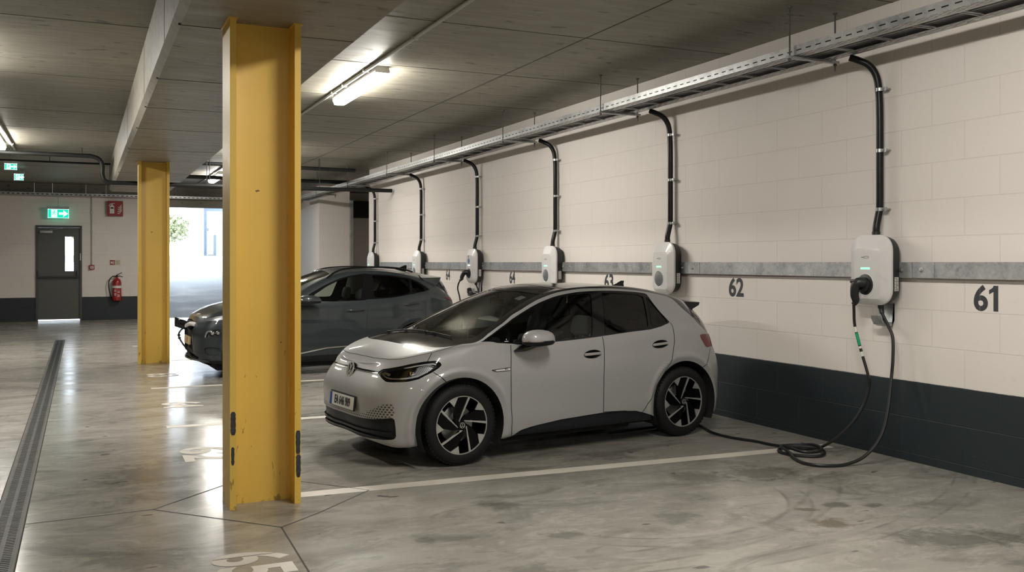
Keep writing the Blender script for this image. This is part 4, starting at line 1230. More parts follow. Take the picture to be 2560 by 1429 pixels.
def copy_wheel(w, parent, loc, sg):
    c = copy_tree(w, parent); c.location = loc
    c.rotation_euler = (0, 0, PI if sg > 0 else 0)
    return c

def wheel_house(parent, xs, y0, y1, R, zc=.33):
    for x in xs:
        for sg in (-1, 1):
            mb = MB(); n = 28
            ring = [(x + R * math.cos(a), R * math.sin(a)) for a in [(-.16 + (1.32) * q / n) * PI for q in range(n + 1)]]
            V = []; F = []
            for (px, pz) in ring: V += [(px, sg * y0, zc + pz), (px, sg * y1, zc + pz)]
            for q in range(n): F.append((2 * q, 2 * q + 1, 2 * q + 3, 2 * q + 2))
            b = len(V); V.append((x, sg * y1, zc))
            for q in range(n): F.append((2 * q + 1, b, 2 * q + 3))
            mb.add(V, F)
            mb.build('wheel_arch_liner', M['void_black'], parent)

def seat(parent, x, y, z, s=1.0):
    c = MB().box((x - .28, y - .24, z), (x + .20, y + .24, z + .16), .05)
    A = Matrix.Translation((x + .18, y, z + .10)) @ Matrix.Rotation(math.radians(14), 4, 'Y')
    c.box((-.06, -.23, 0), (.07, .23, .50 * s), .05, A)
    c.box((-.085, -.245, .10), (.05, -.19, .42 * s), .025, A)
    c.box((-.085, .19, .10), (.05, .245, .42 * s), .025, A)
    o = c.build('front_seat', M['fabric'], parent)
    h = MB().box((-.045, -.13, .54 * s), (.05, .13, .73 * s), .045, A)
    h.cyl(A @ Vector((0, -.05, .46 * s)), A @ Vector((0, -.05, .58 * s)), .007, 8); h.cyl(A @ Vector((0, .05, .46 * s)), A @ Vector((0, .05, .58 * s)), .007, 8)
    h.build('headrest', M['fabric'], o)
    return o

def cabin(parent, dx, dz, dash_x, seat_x, bench_x, wheel_y, length, rear_seats=2):
    """dashboard, steering wheel, seats, bench, floor pan"""
    d = MB()
    prof = [(dash_x - .46, .78 + dz), (dash_x - .44, .90 + dz), (dash_x - .20, .935 + dz), (dash_x + .02, .925 + dz), (dash_x + .10, .87 + dz), (dash_x + .10, .66 + dz), (dash_x - .1, .5 + dz), (dash_x - .4, .5 + dz)]
    F = Matrix(((1, 0, 0, 0), (0, 0, -1, 0), (0, 1, 0, 0), (0, 0, 0, 1)))
    d.prism(prof, -.66, .66, F)
    d.box((dash_x - .02, wheel_y - .13, .93 + dz), (dash_x + .03, wheel_y + .13, 1.0 + dz), .015)
    d.box((dash_x + .02, -.14, .90 + dz), (dash_x + .05, .16, 1.03 + dz), .012)
    d.build('dashboard', M['dash'], parent)
    s = MB()
    A = Matrix.Translation((dash_x + .20, wheel_y, .90 + dz)) @ Matrix.Rotation(math.radians(-66), 4, 'Y')
    s.lathe([(.172 + .014 * math.cos(q * PI / 4), .014 * math.sin(q * PI / 4)) for q in range(8)], 36, A, closed=True)
    s.box((-.05, -.06, -.02), (.05, .06, .01), .012, A)
    s.box((-.018, -.165, -.012), (.018, .165, .004), .006, A); s.box((-.16, -.02, -.012), (0, .02, .004), .006, A)
    s.cyl(A @ Vector((0, 0, -.02)), A @ Vector((0, 0, -.25)), .03, 12)
    s.build('steering_wheel', M['trim_black'], parent)
    for y in (-.37, .37): seat(parent, seat_x, y, .34 + dz)
    b = MB().box((bench_x - .36, -.62, .36 + dz), (bench_x + .12, .62, .52 + dz), .05)
    A = Matrix.Translation((bench_x + .12, 0, .46 + dz)) @ Matrix.Rotation(math.radians(18), 4, 'Y')
    b.box((-.06, -.62, 0), (.06, .62, .52), .05, A)
    o = b.build('rear_bench', M['fabric'], parent)
    for y in (-.38, .38):
        MB().box((-.04, y - .13, .54), (.04, y + .13, .68), .035, A).build('headrest', M['fabric'], o)
    MB().box((.45, -.66, .115), (length - 1.0, .66, .30), .02).box((-.36, -.55, .17), (length - .62, .55, .36 + dz), .02).build('floor_pan', M['void_black'], parent)

def piece_flare(G, xs, R, amount=.012, zc=.33):
    for x in xs:
        d = np.sqrt((G[..., 0] - x) ** 2 + (G[..., 2] - zc) ** 2)
        f = np.clip((R - d) / .014, 0, 1) * amount - 2.1 * amount * np.clip((R - .014 - d) / (R - .40), 0, 1)
        G[..., 1] += f * (G[..., 1] > .55)

# ------------------------------------------------------------------ silver hatchback
def build_hatch():
    car = thing('hatchback_car', 'silver hatchback with black roof plugged in beside the yellow column in front', 'car',
                (2.80 - math.sin(math.radians(8.06)) * .85, 7.08 + math.cos(math.radians(8.06)) * .85, 0), math.radians(8.06), 'parked cars')
    G, u, v = body_grid(HATCH)
    AX = (0.0, 2.412)
    piece_flare(G, AX, .458, .015)
    S = Surf(G, u, v)
    pc = grid_piece(G, u, v)
    for x in AX:
        V = pc.V
        _, pc = pc.split(np.where(V[:, 1] > .4, np.sqrt((V[:, 0] - x) ** 2 + (V[:, 2] - .33) ** 2) - .386, 1.0))
    U = HUV
    COWL = [(5.93, 8.0), (5.27, 7.67), (4.84, 7.42), (4.55, 7.49), (4.30, 7.87), (4.05, 8.29), (3.77, 8.66), (3.52, 9.05), (3.39, 9.34), (3.28, 9.64), (3.18, 10.0), (3.12, 10.35)]
    upper = [(3.07, 12.5), (3.07, 11.0), (3.09, 10.7)] + COWL[::-1] + U['strip'][1:] + [(14.6, 5.68), (17, 5.68), (17, 12.5)]
    up, pc = uv_cut(pc, upper)
    dlo, pc = uv_cut(pc, U['dlo'])
    lamp, pc = uv_cut(pc, U['lamp'])
    gtop = [(-1, 2.62), (.32, 2.65)]
    grille, pc = uv_cut(pc, gtop + U['grille'][1:11] + [(.9, 1.12), (.3, 1.06), (-1, 1.05)])
    comb, pc = uv_cut(pc, [(-1, 2.62), (-1, 2.95), (.5, 2.95), (1.2, 2.86), (1.60, 2.97)] + U['comb'][3:8] + [(2.5, 2.80), (2.07, 2.69), (1.29, 2.64)])
    tail, pc = uv_cut(pc, U['tail'])
    sill, pc = uv_cut(pc, U['sill'] + [(11.3, .6), (11.3, -1), (6.8, -1), (6.8, .6)])
    hood, pc = uv_cut(pc, [(1.02, 12.5), (1.02, 11.0), (1.10, 10.2), (1.26, 9.3)] + U['hood'][3:] + COWL[1:] + [(3.09, 10.7), (3.07, 11.0), (3.07, 12.5)])
    fd, pc = uv_cut(pc, [(7.09, 6.4)] + U['door_f'] + U['sill'][1:5] + [(9.57, 2.16), (9.60, 3.92), (9.63, 5.13), (9.63, 6.4)])
    rd, pc = uv_cut(pc, [(9.63, 6.4), (9.63, 5.13), (9.60, 3.92), (9.57, 2.16), (9.57, 1.9)] + [(10.70, 1.87)] + U['door_r'][::-1][1:] + [(11.80, 6.4)])
    HANDLES = ((9.30, 5.09), (11.33, 5.22))
    cut = []
    for (hu, hv), pp in zip(HANDLES, (fd, rd)):
        p, _ = S.at(hu, hv)
        cut.append(pp.split(np.sqrt(((pp.V[:, 0] - p[0]) / .098) ** 2 + ((pp.V[:, 2] - p[2] - .06 * (pp.V[:, 0] - p[0])) / .036) ** 2) - 1)[1])
    fd, rd = cut
    body = pc.build('body_shell', M['silver'], car)
    hood.build('bonnet', M['silver'], car)
    # upper black zone
    scr, up = uv_cut(up, [(5.5, 8.74)] + U['screen'][0:6] + [(8.54, 9.46), (8.47, 10.27), (8.42, 11.0), (8.42, 12.5), (4.88, 12.5), (4.88, 11.0), (4.97, 10.46), (5.06, 9.68)])
    cowl, up = uv_cut(up, [(2, 12.5), (2, 6.0), (5.93, 6.0), (6.1, 8.55), (5.5, 8.72), (5.06, 9.68), (4.97, 10.46), (4.88, 11), (4.88, 12.5)])
    up.build('roof', M['roof_black'], car)
    cowl.build('cowl_panel', M['roof_black'], car)
    scr.sunk(.006).build('windscreen', M['glass_front'], car)
    # doors with their windows
    qg, dlo = uv_cut(dlo, U['qglass']); fg, dlo = uv_cut(dlo, U['fglass']); rg, dlo = uv_cut(dlo, U['rglass']); rq, dlo = uv_cut(dlo, U['rqglass'])
    for sg in (-1, 1):
        f = fd.build('front_door', M['silver'], car, sg)
        r = rd.build('rear_door', M['silver'], car, sg)
        dlo.sunk(.003).build('window_surround', M['gloss_black'], car, sg)
        fg.sunk(.008).build('window_pane', M['glass_side'], f, sg)
        rg.sunk(.008).build('window_pane', M['glass_dark'], r, sg)
        qg.sunk(.006).build('quarter_window', M['glass_side'], car, sg)
        rq.sunk(.006).build('quarter_window', M['glass_dark'], car, sg)
        sill.sunk(.012).build('sill_trim', M['grille_black'], car, sg)
        tail.offset(.003).sunk(.004).build('tail_lamp', M['red_lens'], car, sg)
        # headlamp
        hin, hb = uv_cut(lamp, U['lamp_in'])
        h = hb.sunk(.004).build('headlamp', M['gloss_black'], car, sg)
        led, dark = uv_cut(hin, [(3.45, 4.78), (3.55, 5.50), (4.02, 5.48), (4.22, 5.30), (4.05, 5.02), (3.78, 4.84)])
        dark.sunk(.030).build('reflector', M['reflector'], h, sg)
        led.sunk(.022).build('light_panel', M['lamp_comb'], h, sg)
        hin.offset(-.002).build('lens', M['glass_clear'], h, sg)
        gd = MB()
        S.ribbon(gd, [(2.10, 5.47), (2.25, 5.32), (2.40, 5.19), (2.60, 5.11), (3.0, 5.045), (3.42, 4.95), (3.72, 4.92), (3.95, 5.02)], .013, -.006, sg)
        S.ribbon(gd, [(2.14, 5.52), (2.32, 5.44), (2.50, 5.34)], .022, -.014, sg)
        S.ribbon(gd, [(3.0, 5.66), (3.5, 5.63), (3.85, 5.58), (4.12, 5.52), (4.24, 5.43)], .010, -.006, sg)
        gd.build('light_guide', M['guide'], h)
        pj = MB()
        p, n = S.at(3.42, 5.16, -.022)
        pm = frame((p[0], sg * p[1], p[2]), Vector((0, 0, 1)).cross(Vector((n[0], sg * n[1], n[2]))), (0, 0, 1))
        pj.lathe([(.001, .012), (.018, .010), (.028, .004), (.031, -.004)], 24, pm)
        pj.build('projector', M['chrome'], h)
        # shut lines
        for L, wd in ((U['door_f'], .007), (U['door_b'], .007), (U['door_r'], .007), (U['fender1'], .006), (U['fender2'], .006), ([(9.57, 2.16), (10.2, 2.10), (10.70, 1.87)], .006),
                      ([(1.02, 11.0), (1.06, 10.6), (1.10, 10.2), (1.18, 9.7), (1.26, 9.3), (1.52, 8.43)] + U['hood'][4:], .006), (U['tg_line'], .006)):
            sl = MB(); S.ribbon(sl, L, wd, .0012, sg, 10); sl.build('shut_line', M['seam'], car)
        # door handles: a shallow bowl with a bar
        for nm, (hu, hv), par, du, in (('f', (9.30, 5.09), f, .25), ('r', (11.33, 5.22), r, .29)):
            p, n = S.at(hu, hv, .0); q, _ = S.at(hu + .01, hv)
            nx = Vector((n[0], sg * n[1], n[2])); tx = Vector((q[0] - p[0], sg * (q[1] - p[1]), q[2] - p[2])).normalized()
            zz = nx.cross(tx) if nx.cross(tx).z > 0 else -nx.cross(tx)
            pm = Matrix((tx, zz, nx)).transposed().to_4x4(); pm.translation = (p[0], sg * p[1], p[2])
            bowl = MB(); V = []; F = []
            for a in range(9):
                t = a / 8
                for k in range(28):
                    an = 2 * PI * k / 28
                    V.append((.098 * t * math.cos(an), .036 * t * math.sin(an), .0015 - .030 * (1 - t ** 4)))
            for a in range(8):
                for k in range(28): F.append((a * 28 + k, a * 28 + (k + 1) % 28, (a + 1) * 28 + (k + 1) % 28, (a + 1) * 28 + k))
            bowl.add(V, F, pm)
            V2 = []; F2 = []
            for t, z in ((1.0, .0015), (1.03, .004), (1.08, .001)):
                for k in range(28):
                    an = 2 * PI * k / 28; V2.append((.098 * t * math.cos(an), .037 * t * math.sin(an), z))
            for a in range(2):
                for k in range(28): F2.append((a * 28 + k, a * 28 + (k + 1) % 28, (a + 1) * 28 + (k + 1) % 28, (a + 1) * 28 + k))
            bowl.add(V2, F2, pm)
            bowl.box((-.094, -.012, -.004), (.094, .014, .016), .009, pm)
            hd = bowl.build('door_handle', M['silver'], par)
        # fender badge
        bd = MB()
        L = S.line([(6.36, 4.69), (6.60, 4.70), (7.0, 4.72)], 4)
        S.ribbon(bd, [(6.36, 4.69), (6.60, 4.72), (6.985, 4.77)], .006, .0016, sg); S.ribbon(bd, [(6.36, 4.69), (6.51, 4.60), (6.985, 4.62)], .006, .0016, sg)
        b = bd.build('wing_badge', M['gloss_black'], car)
        bs = MB(); S.ribbon(bs, [(6.50, 4.665), (6.985, 4.695)], .022, .0010, sg); bs.build('badge_strip', M['chrome'], b)
        p, n = S.at(6.86, 4.69, .002)
        Vt, Ft = text_mesh('ID.3', .017, .0004, .0003)
        tx = MB().add(Vt, Ft, frame((p[0], sg * p[1], p[2]), (1 if sg < 0 else -1, 0, 0), (0, 0, 1)))
        tx.build('badge_lettering', M['ink'], b, smooth=False)
        # wing mirror
        mr = MB()
        mr.loft([[(sgx[0], sg * sgx[1], sgx[2]) for sgx in ring] for ring in (
            [(.50, .80, .915), (.60, .80, .955), (.66, .80, .945), (.60, .80, .905)],
            [(.50, .86, .900), (.60, .86, .950), (.68, .87, .945), (.60, .86, .900)],
            [(.52, .93, .925), (.60, .93, .962), (.72, .93, .962), (.66, .93, .935)],
            [(.56, .99, .950), (.62, .99, .975), (.76, .99, .975), (.72, .99, .950)])])
        mr.loft([[(.665 + .155 * kx * math.cos(a), sg * (.965 + .105 * ky * math.sin(a)), z) for a in [2 * PI * q / 28 for q in range(28)]]
                 for kx, ky, z in ((.55, .55, .952), (.86, .86, .960), (.97, .97, .975), (.97, .97, .992))])
        wm = mr.build('wing_mirror', M['trim_black'], car, angle=60)
        cp = MB().loft([[(.665 + .155 * kx * math.cos(a) - .012 * (1 - kx), sg * (.965 + .105 * ky * math.sin(a)), z) for a in [2 * PI * q / 28 for q in range(28)]]
                        for kx, ky, z in ((.99, .99, .998), (.985, .985, 1.012), (.94, .94, 1.034), (.83, .83, 1.056), (.62, .62, 1.073), (.32, .32, 1.083), (.05, .05, 1.086))])
        cp.build('mirror_cap', M['silver'], wm, angle=70)
        MB().loft([[(.665 + .157 * kx * math.cos(a), sg * (.965 + .107 * ky * math.sin(a)), z) for a in [2 * PI * q / 28 for q in range(28)]]
                   for kx, ky, z in ((.985, .985, .990), (.99, .99, .999))]).build('turn_indicator', M['chrome'], wm)
    gr = grille.sunk(.018).build('lower_grille', M['grille_black'], car)
    for k, vv in enumerate((1.50, 2.02)):
        sb = MB()
        for sg in (-1, 1):
            for off, wd in ((-.002, .020),):
                S.ribbon(sb, [(0, vv - .1), (.8, vv - .07), (1.6, vv), (2.3, vv + .06), (2.95, vv + .08)], wd, off, sg)
                S.ribbon(sb, [(0, vv - .22), (.8, vv - .19), (1.6, vv - .10), (2.3, vv - .04), (2.95, vv - .02)], .016, -.010, sg)
        sb.build('grille_slat', M['grille_black'], gr)
    comb.build('honeycomb_trim', M['comb'], car)
    # light strip between the headlamps, emblem, plate
    gl = MB(); ch = MB()
    for sg in (-1, 1):
        S.ribbon(gl, [(0, 5.50), (.44, 5.56), (1.21, 5.54), (1.92, 5.48)], .024, .002, sg)
        S.ribbon(ch, [(0, 5.44), (.44, 5.50), (1.21, 5.48), (1.92, 5.44)], .008, .004, sg)
    g = gl.build('nose_strip', M['gloss_black'], car)
    ch.build('light_bar', M['chrome'], g)
    p, n = S.at(0.0, 5.40, .006)
    em = frame((p[0] - .002, -.02, p[2]), (0, -1, 0), (.30, 0, 1))
    e = MB().lathe([(.001, .004), (.060, .004), (.066, .0), (.066, -.018)], 40, em).build('emblem', M['gloss_black'], car)
    lg = MB(); round_logo(lg, .066, em @ Matrix.Translation((0, 0, .004)), .006); lg.build('emblem_marks', M['badge'], e, smooth=False)
    pm = frame((-.704, -.035, .488), (0, -1, 0), (.10, 0, 1))
    pl = MB().box((-.262, -.060, -.014), (.262, .066, .0), .006, pm).build('plate_holder', M['trim_black'], car)
    MB().box((-.25, -.054, 0), (.25, .054, .006), .004, pm).build('number_plate', M['plate_white'], pl)
    MB().box((-.248, -.052, .0055), (-.205, .052, .0075), 0, pm).build('plate_band', M['plate_blue'], pl)
    Vt, Ft = text_mesh('EA 646 989', .098, .001, .0022, 1.0, sx=.72)
    MB().add(Vt, Ft, pm @ Matrix.Translation((.022, -.002, .0075))).build('plate_lettering', M['ink'], pl, smooth=False)
    # rear spoiler, fin, wipers
    sp = MB()
    V = []; F = []
    ys = [-.56, -.50, -.3, 0, .3, .50, .56]
    for y in ys:
        a = abs(y) / .56
        x0 = 2.62 - .06 * a; z0 = 1.352 - .085 * a ** 2
        xe = 2.945 - .055 * a ** 2; ze = 1.268 - .018 * a ** 2
        V += [(x0, y, z0), (xe, y, ze), (xe - .012, y, ze - .028), (x0 + .12, y, z0 - .13)]
    n = len(ys)
    for q in range(n - 1):
        for k in range(4): F.append((q * 4 + k, q * 4 + (k + 1) % 4, q * 4 + 4 + (k + 1) % 4, q * 4 + 4 + k))
    F += [(0, 3, 2, 1), tuple((n - 1) * 4 + k for k in range(4))]
    sp.add(V, F)
    sp.build('rear_spoiler', M['gloss_black'], car, angle=40)
    MB().loft([[(2.18, -.004, 1.40), (2.18, .004, 1.40), (2.36, .028, 1.375), (2.37, 0, 1.375), (2.36, -.028, 1.375)],
               [(2.27, -.003, 1.432), (2.27, .003, 1.432), (2.36, .012, 1.43), (2.365, 0, 1.43), (2.36, -.012, 1.43)],
               [(2.335, -.002, 1.462), (2.335, .002, 1.462), (2.372, .006, 1.462), (2.376, 0, 1.462), (2.372, -.006, 1.462)]]).build('roof_aerial', M['gloss_black'], car)
    seam = MB()
    for sg in (-1, 1):
        S.ribbon(seam, [(9.02, 11), (9.05, 10.2), (9.08, 9.4), (9.14, 8.75)], .010, .002, sg); S.ribbon(seam, [(9.16, 11), (9.18, 10.2), (9.22, 9.4), (9.28, 8.75)], .006, .002, sg)
    seam.build('roof_seam', M['seam'], car)
    for pts in WIPERS:
        P = [S.at(uu, vv, .012)[0] * np.array([1, sg, 1]) for uu, vv, sg in pts]
        w = MB().tube(smooth_path([tuple(q) for q in P], 6), .0065, 8)
        a = Vector(P[1])
        w.box(tuple(a - Vector((.012, .03, .008))), tuple(a + Vector((.012, .03, .009))), .005)
        w.cyl(Vector(P[0]) - Vector((0, 0, .02)), Vector(P[0]) + Vector((0, 0, .008)), .013, 14)
        w.build('wiper', M['seam'], car)
    wheel_house(car, AX, .862, .50, .386)
    w0 = make_wheel('wheel', car, (0, -.845, .33), -1)
    for x, sg in ((AX[0], 1), (AX[1], -1), (AX[1], 1)): copy_wheel(w0, car, (x, sg * .845, .33), sg)
    cabin(car, 0, 0, .42, 1.22, 2.05, -.36, 2.9)
    MB().box((.86, -.10, 1.25), (.885, .14, 1.315), .02).tube([(.87, .02, 1.30), (.90, .02, 1.37)], .012).build('rear_view_mirror', M['trim_black'], car)
    p, n = S.at(8.35, 9.15, -.010); q, _ = S.at(8.35, 9.45, -.010); r_, _ = S.at(8.15, 9.15, -.010); t_, _ = S.at(8.15, 9.45, -.010)
    stk = [tuple(x * np.array([1, -1, 1])) for x in (p, q, t_, r_)]
    MB().add(stk + [(x, y, z - .002) for x, y, z in stk], [(0, 1, 2, 3), (7, 6, 5, 4), (0, 4, 5, 1), (1, 5, 6, 2), (2, 6, 7, 3), (3, 7, 4, 0)]).build('windscreen_sticker', M['paper'], car, smooth=False)
    p, n = S.at(6.95, 6.55, .002)
    Vt, Ft = text_mesh('4', .022, .0004); wt = MB().add(Vt, Ft, frame((p[0], -p[1] - .002, p[2]), (1, 0, 0), (0, .3, 1)))
    wt.box((p[0] - .018, -p[1] - .003, p[2] - .018), (p[0] + .018, -p[1] - .001, p[2] - .012)); wt.build('window_sticker', M['paper'], car, smooth=False)
    # park sensor on the bumper corner
    p, n = S.at(4.06, 3.03, .001)
    MB().lathe([(.001, .002), (.010, .002), (.012, 0)], 16, frame((p[0], -p[1], p[2]), Vector((0, 0, 1)).cross(Vector((n[0], -n[1], n[2]))), (0, 0, 1))).build('park_sensor', M['silver'], car)
    return car
hatch = build_hatch()
# ------------------------------------------------------------------ dark crossover
def build_suv():
    a = math.radians(2.0)
    car = thing('crossover_car', 'dark slate grey crossover with a raised charging flap on its nose', 'car',
                (2.2 - math.sin(a) * .85, 13.75 + math.cos(a) * .85, 0), a, 'parked cars')
    G, u, v = body_grid(SUV, .022)
    AX = (0.0, 2.52)
    piece_flare(G, AX, .46, .014, .34)
    S = Surf(G, u, v)
    pc = grid_piece(G, u, v)
    for x in AX:
        V = pc.V
        _, pc = pc.split(np.where(V[:, 1] > .4, np.sqrt((V[:, 0] - x) ** 2 + (V[:, 2] - .34) ** 2) - .385, 1.0))
    U = SUV_UV
    dlo, pc = uv_cut(pc, U['dlo'])
    scr, pc = uv_cut(pc, [(6.55, 8.35), (7.2, 8.42), (7.9, 8.5), (8.5, 8.60), (8.86, 8.9), (8.85, 10.0), (8.80, 11), (8.8, 12.5), (6.25, 12.5), (6.25, 11), (6.25, 9.6)])
    drl, pc = uv_cut(pc, U['lamp_drl'])
    low, pc = uv_cut(pc, U['lamp_low'])
    gri, pc = uv_cut(pc, [(-1, 5.6), (.38, 5.6)] + [(1.62, 5.30), (1.52, 4.6), (1.40, 4.13), (1.30, 3.36), (1.45, 2.69), (1.60, 2.2), (-1, 2.2)])
    ink, pc = uv_cut(pc, [(-1, 2.1), (1.62, 2.1), (2.3, 1.75), (2.2, 1.35), (1.2, 1.40), (-1, 1.45)])
    fog, pc = uv_cut(pc, U['fog'])
    tail, pc = uv_cut(pc, U['tail'])
    clad, pc = uv_cut(pc, [(-1, 1.15), (1.55, 1.10), (2.5, 1.12), (3.51, 1.36), (4.3, 1.52), (4.9, 1.6), (6.0, 1.7), (7.19, 1.75), (8.4, 1.85), (10.0, 1.9), (11.0, 1.85), (12.2, 1.9), (13.5, 2.0), (17, 2.2), (17, -1), (-1, -1)])
    hood, pc = uv_cut(pc, [(-.2, 12.5), (.0, 5.75), (.87, 5.90), (2.15, 5.80), (3.9, 5.9), (4.6, 7.0), (5.4, 7.85), (6.1, 8.35), (6.1, 12.5)])
    fd, pc = uv_cut(pc, [(6.05, 6.6), (6.0, 5.0), (6.0, 3.2), (6.02, 1.9), (7.19, 1.75), (8.4, 1.85), (9.99, 1.9), (9.99, 3.28), (10.02, 4.76), (10.06, 6.05), (10.06, 6.6)])
    rd, pc = uv_cut(pc, [(10.06, 6.6), (10.06, 6.05), (10.02, 4.76), (9.99, 3.28), (9.99, 1.9), (11.0, 1.85)] + [(11.6, 2.4), (12.1, 3.2)] + U['door_r'][::-1] + [(12.3, 6.4)])
    pc.build('body_shell', M['slate'], car)
    hood.build('bonnet', M['slate'], car)
    scr.sunk(.006).build('windscreen', M['glass_front'], car)
    clad.offset(.004).build('lower_cladding', M['trim_black'], car)
    fg, dlo = uv_cut(dlo, U['fglass']); rg, dlo = uv_cut(dlo, U['rglass']); qg, dlo = uv_cut(dlo, U['qglass'])
    for sg in (-1, 1):
        f = fd.build('front_door', M['slate'], car, sg)
        r = rd.build('rear_door', M['slate'], car, sg)
        dlo.sunk(.003).build('window_surround', M['gloss_black'], car, sg)
        fg.sunk(.008).build('window_pane', M['glass_side'], f, sg)
        rg.sunk(.008).build('window_pane', M['glass_dark'], r, sg)
        qg.sunk(.006).build('quarter_window', M['glass_dark'], car, sg)
        tail.offset(.004).build('tail_lamp', M['red_lens'], car, sg)
        h = drl.sunk(.010).build('daytime_light', M['lamp_comb'], car, sg)
        drl.offset(-.002).build('lens', M['glass_clear'], h, sg)
        l = low.sunk(.030).build('headlamp', M['reflector_light'], car, sg)
        low.offset(-.002).build('lens', M['glass_clear'], l, sg)
        gd = MB()
        S.ribbon(gd, [(2.98, 3.52), (3.05, 3.80), (3.18, 4.08), (3.45, 4.12)], .034, -.008, sg)
        gd.build('light_guide', M['guide'], l)
        for uu in (3.45, 3.85):
            p, n = S.at(uu, 3.82, -.020)
            MB().lathe([(.001, .014), (.026, .010), (.040, 0), (.042, -.006)], 20, frame((p[0], sg * p[1], p[2]), Vector((0, 0, 1)).cross(Vector((n[0], sg * n[1], n[2]))), (0, 0, 1))).build('projector', M['chrome'], l)
        fog.sunk(.018).build('bumper_recess', M['slate'], car, sg)
        for L in ([(6.05, 6.0), (6.0, 5.0), (6.0, 3.2), (6.02, 1.9)], [(10.06, 6.05), (10.02, 4.76), (9.99, 3.28), (9.99, 1.9)], U['door_r'] + [(12.1, 3.2), (11.6, 2.4)],
                  [(0, 5.75), (.87, 5.90), (2.15, 5.80), (3.9, 5.9), (4.6, 7.0), (5.4, 7.85), (6.1, 8.35)], [(1.70, 5.40), (2.35, 5.23), (4.05, 5.02)]):
            sl = MB(); S.ribbon(sl, L, .006, .0012, sg); sl.build('shut_line', M['seam'], car)
        cs = MB(); S.ribbon(cs, [(7.0, 2.02), (7.70, 2.25), (8.38, 2.47), (9.39, 2.56), (10.4, 2.56), (11.4, 2.5)], .020, .008, sg); cs.build('sill_strip', M['chrome'], car)
        for (hu, hv), par in (((9.60, 5.33), f), ((11.80, 5.40), r)):
            p, n = S.at(hu, hv); q, _ = S.at(hu + .01, hv)
            nx = Vector((n[0], sg * n[1], n[2])); tx = Vector((q[0] - p[0], sg * (q[1] - p[1]), q[2] - p[2])).normalized()
            zz = nx.cross(tx)
            if zz.z < 0: zz = -zz
            pm = Matrix((tx, zz, nx)).transposed().to_4x4(); pm.translation = (p[0], sg * p[1], p[2])
            MB().loft([[(x, ky * .017 * math.cos(t), .016 * kz + .012 * math.sin(t) * ky) for t in [2 * PI * k / 12 for k in range(12)]]
                       for x, ky, kz in ((-.13, .25, .3), (-.115, .7, .8), (-.06, 1, 1.3), (.06, 1, 1.3), (.115, .8, .8), (.13, .3, .3))], M=pm).build('door_handle', M['slate'], par)
        mr = MB().loft([[(x, sg * y, z) for x, y, z in ring] for ring in (
            [(.55, .80, 1.025), (.68, .80, 1.05), (.68, .80, 1.02), (.56, .80, 1.005)],
            [(.60, .92, 1.045), (.72, .92, 1.065), (.72, .92, 1.04), (.61, .92, 1.03)])])
        el = lambda cx, cy, z, rx, ry: [(cx + rx * math.cos(t), sg * (cy + ry * math.sin(t)), z) for t in [2 * PI * k / 24 for k in range(24)]]
        mr.loft([el(.80, 1.0, 1.045, .10, .06), el(.80, 1.0, 1.055, .165, .10), el(.80, 1.0, 1.085, .172, .105)])
        wm = mr.build('wing_mirror', M['trim_black'], car, angle=60)
        MB().loft([el(.80, 1.0, 1.085, .175, .108), el(.80, 1.0, 1.115, .170, .105), el(.79, 1.0, 1.145, .140, .088), el(.78, 1.0, 1.163, .08, .05), el(.78, 1.0, 1.168, .01, .008)]).build('mirror_cap', M['slate'], wm, angle=70)
        MB().tube(smooth_path([(1.16, sg * .60, 1.405), (1.30, sg * .585, 1.50), (1.50, sg * .56, 1.555), (1.9, sg * .55, 1.575), (2.3, sg * .55, 1.555), (2.55, sg * .555, 1.50)], 8), .014, 10).build('roof_rail', M['gloss_black'], car)
    gr = gri.sunk(.05).build('front_grille', M['void_black'], car)
    for z in (.38, .45, .52, .60, .68):
        MB().box((-.715, -.36, z - .008), (-.69, .36, z + .008), .004).build('grille_bar', M['trim_black'], gr)
    ink.sunk(.05).build('lower_intake', M['void_black'], car)
    V = []; F = []
    L = [(-.60, .76), (-.70, .56), (-.765, .30), (-.785, 0), (-.765, -.30), (-.70, -.56), (-.60, -.76)]
    for x, y in L:
        V += [(x, y, .245), (x - .015, y, .27), (x + .10, y * .97, .245), (x + .10, y * .97, .215)]
    for q in range(len(L) - 1):
        for k in range(4): F.append((q * 4 + k, q * 4 + (k + 1) % 4, q * 4 + 4 + (k + 1) % 4, q * 4 + 4 + k))
    F += [(0, 1, 2, 3), tuple(24 + k for k in (3, 2, 1, 0))]
    MB().add(V, F).build('front_lip', M['slate'], car)
    MB().box((-.45, -.62, .10), (-.15, .62, .22), .02).build('under_tray', M['void_black'], car)
    pm = frame((-.775, -.02, .515), (0, -1, 0), (.05, 0, 1))
    pl = MB().box((-.24, -.058, -.03), (.24, .058, 0), .006, pm).build('number_plate', M['plate_yellow'], car)
    Vt, Ft = text_mesh('83', .10, .001, .003, sx=.8); MB().add(Vt, Ft, pm @ Matrix.Translation((.06, -.002, .001))).build('plate_lettering', plain('plate_orange', (.45, .13, .02), .5), pl, smooth=False)
    fl = MB().box((-.965, -.235, -.005), (-.800, -.215, .130), .008, Matrix.Translation((0, 0, .70)) @ Matrix.Shear('XZ', 4, (0, 0)) @ Matrix.Rotation(0, 4, 'Z'))
    for k in range(len(fl.v)):
        x, y, z = fl.v[k]; fl.v[k] = (x, y, z - (x + .88) * .38)
    cf = fl.build('charging_flap', M['gloss_black'], car)
    MB().lathe([(.001, .008), (.022, .008), (.024, 0)], 20, frame((-.910, -.236, .795), (1, 0, 0), (0, 0, 1))).lathe([(.001, .008), (.012, .008), (.014, 0)], 16, frame((-.865, -.236, .780), (1, 0, 0), (0, 0, 1))).build('flap_seal', M['rubber'], cf)
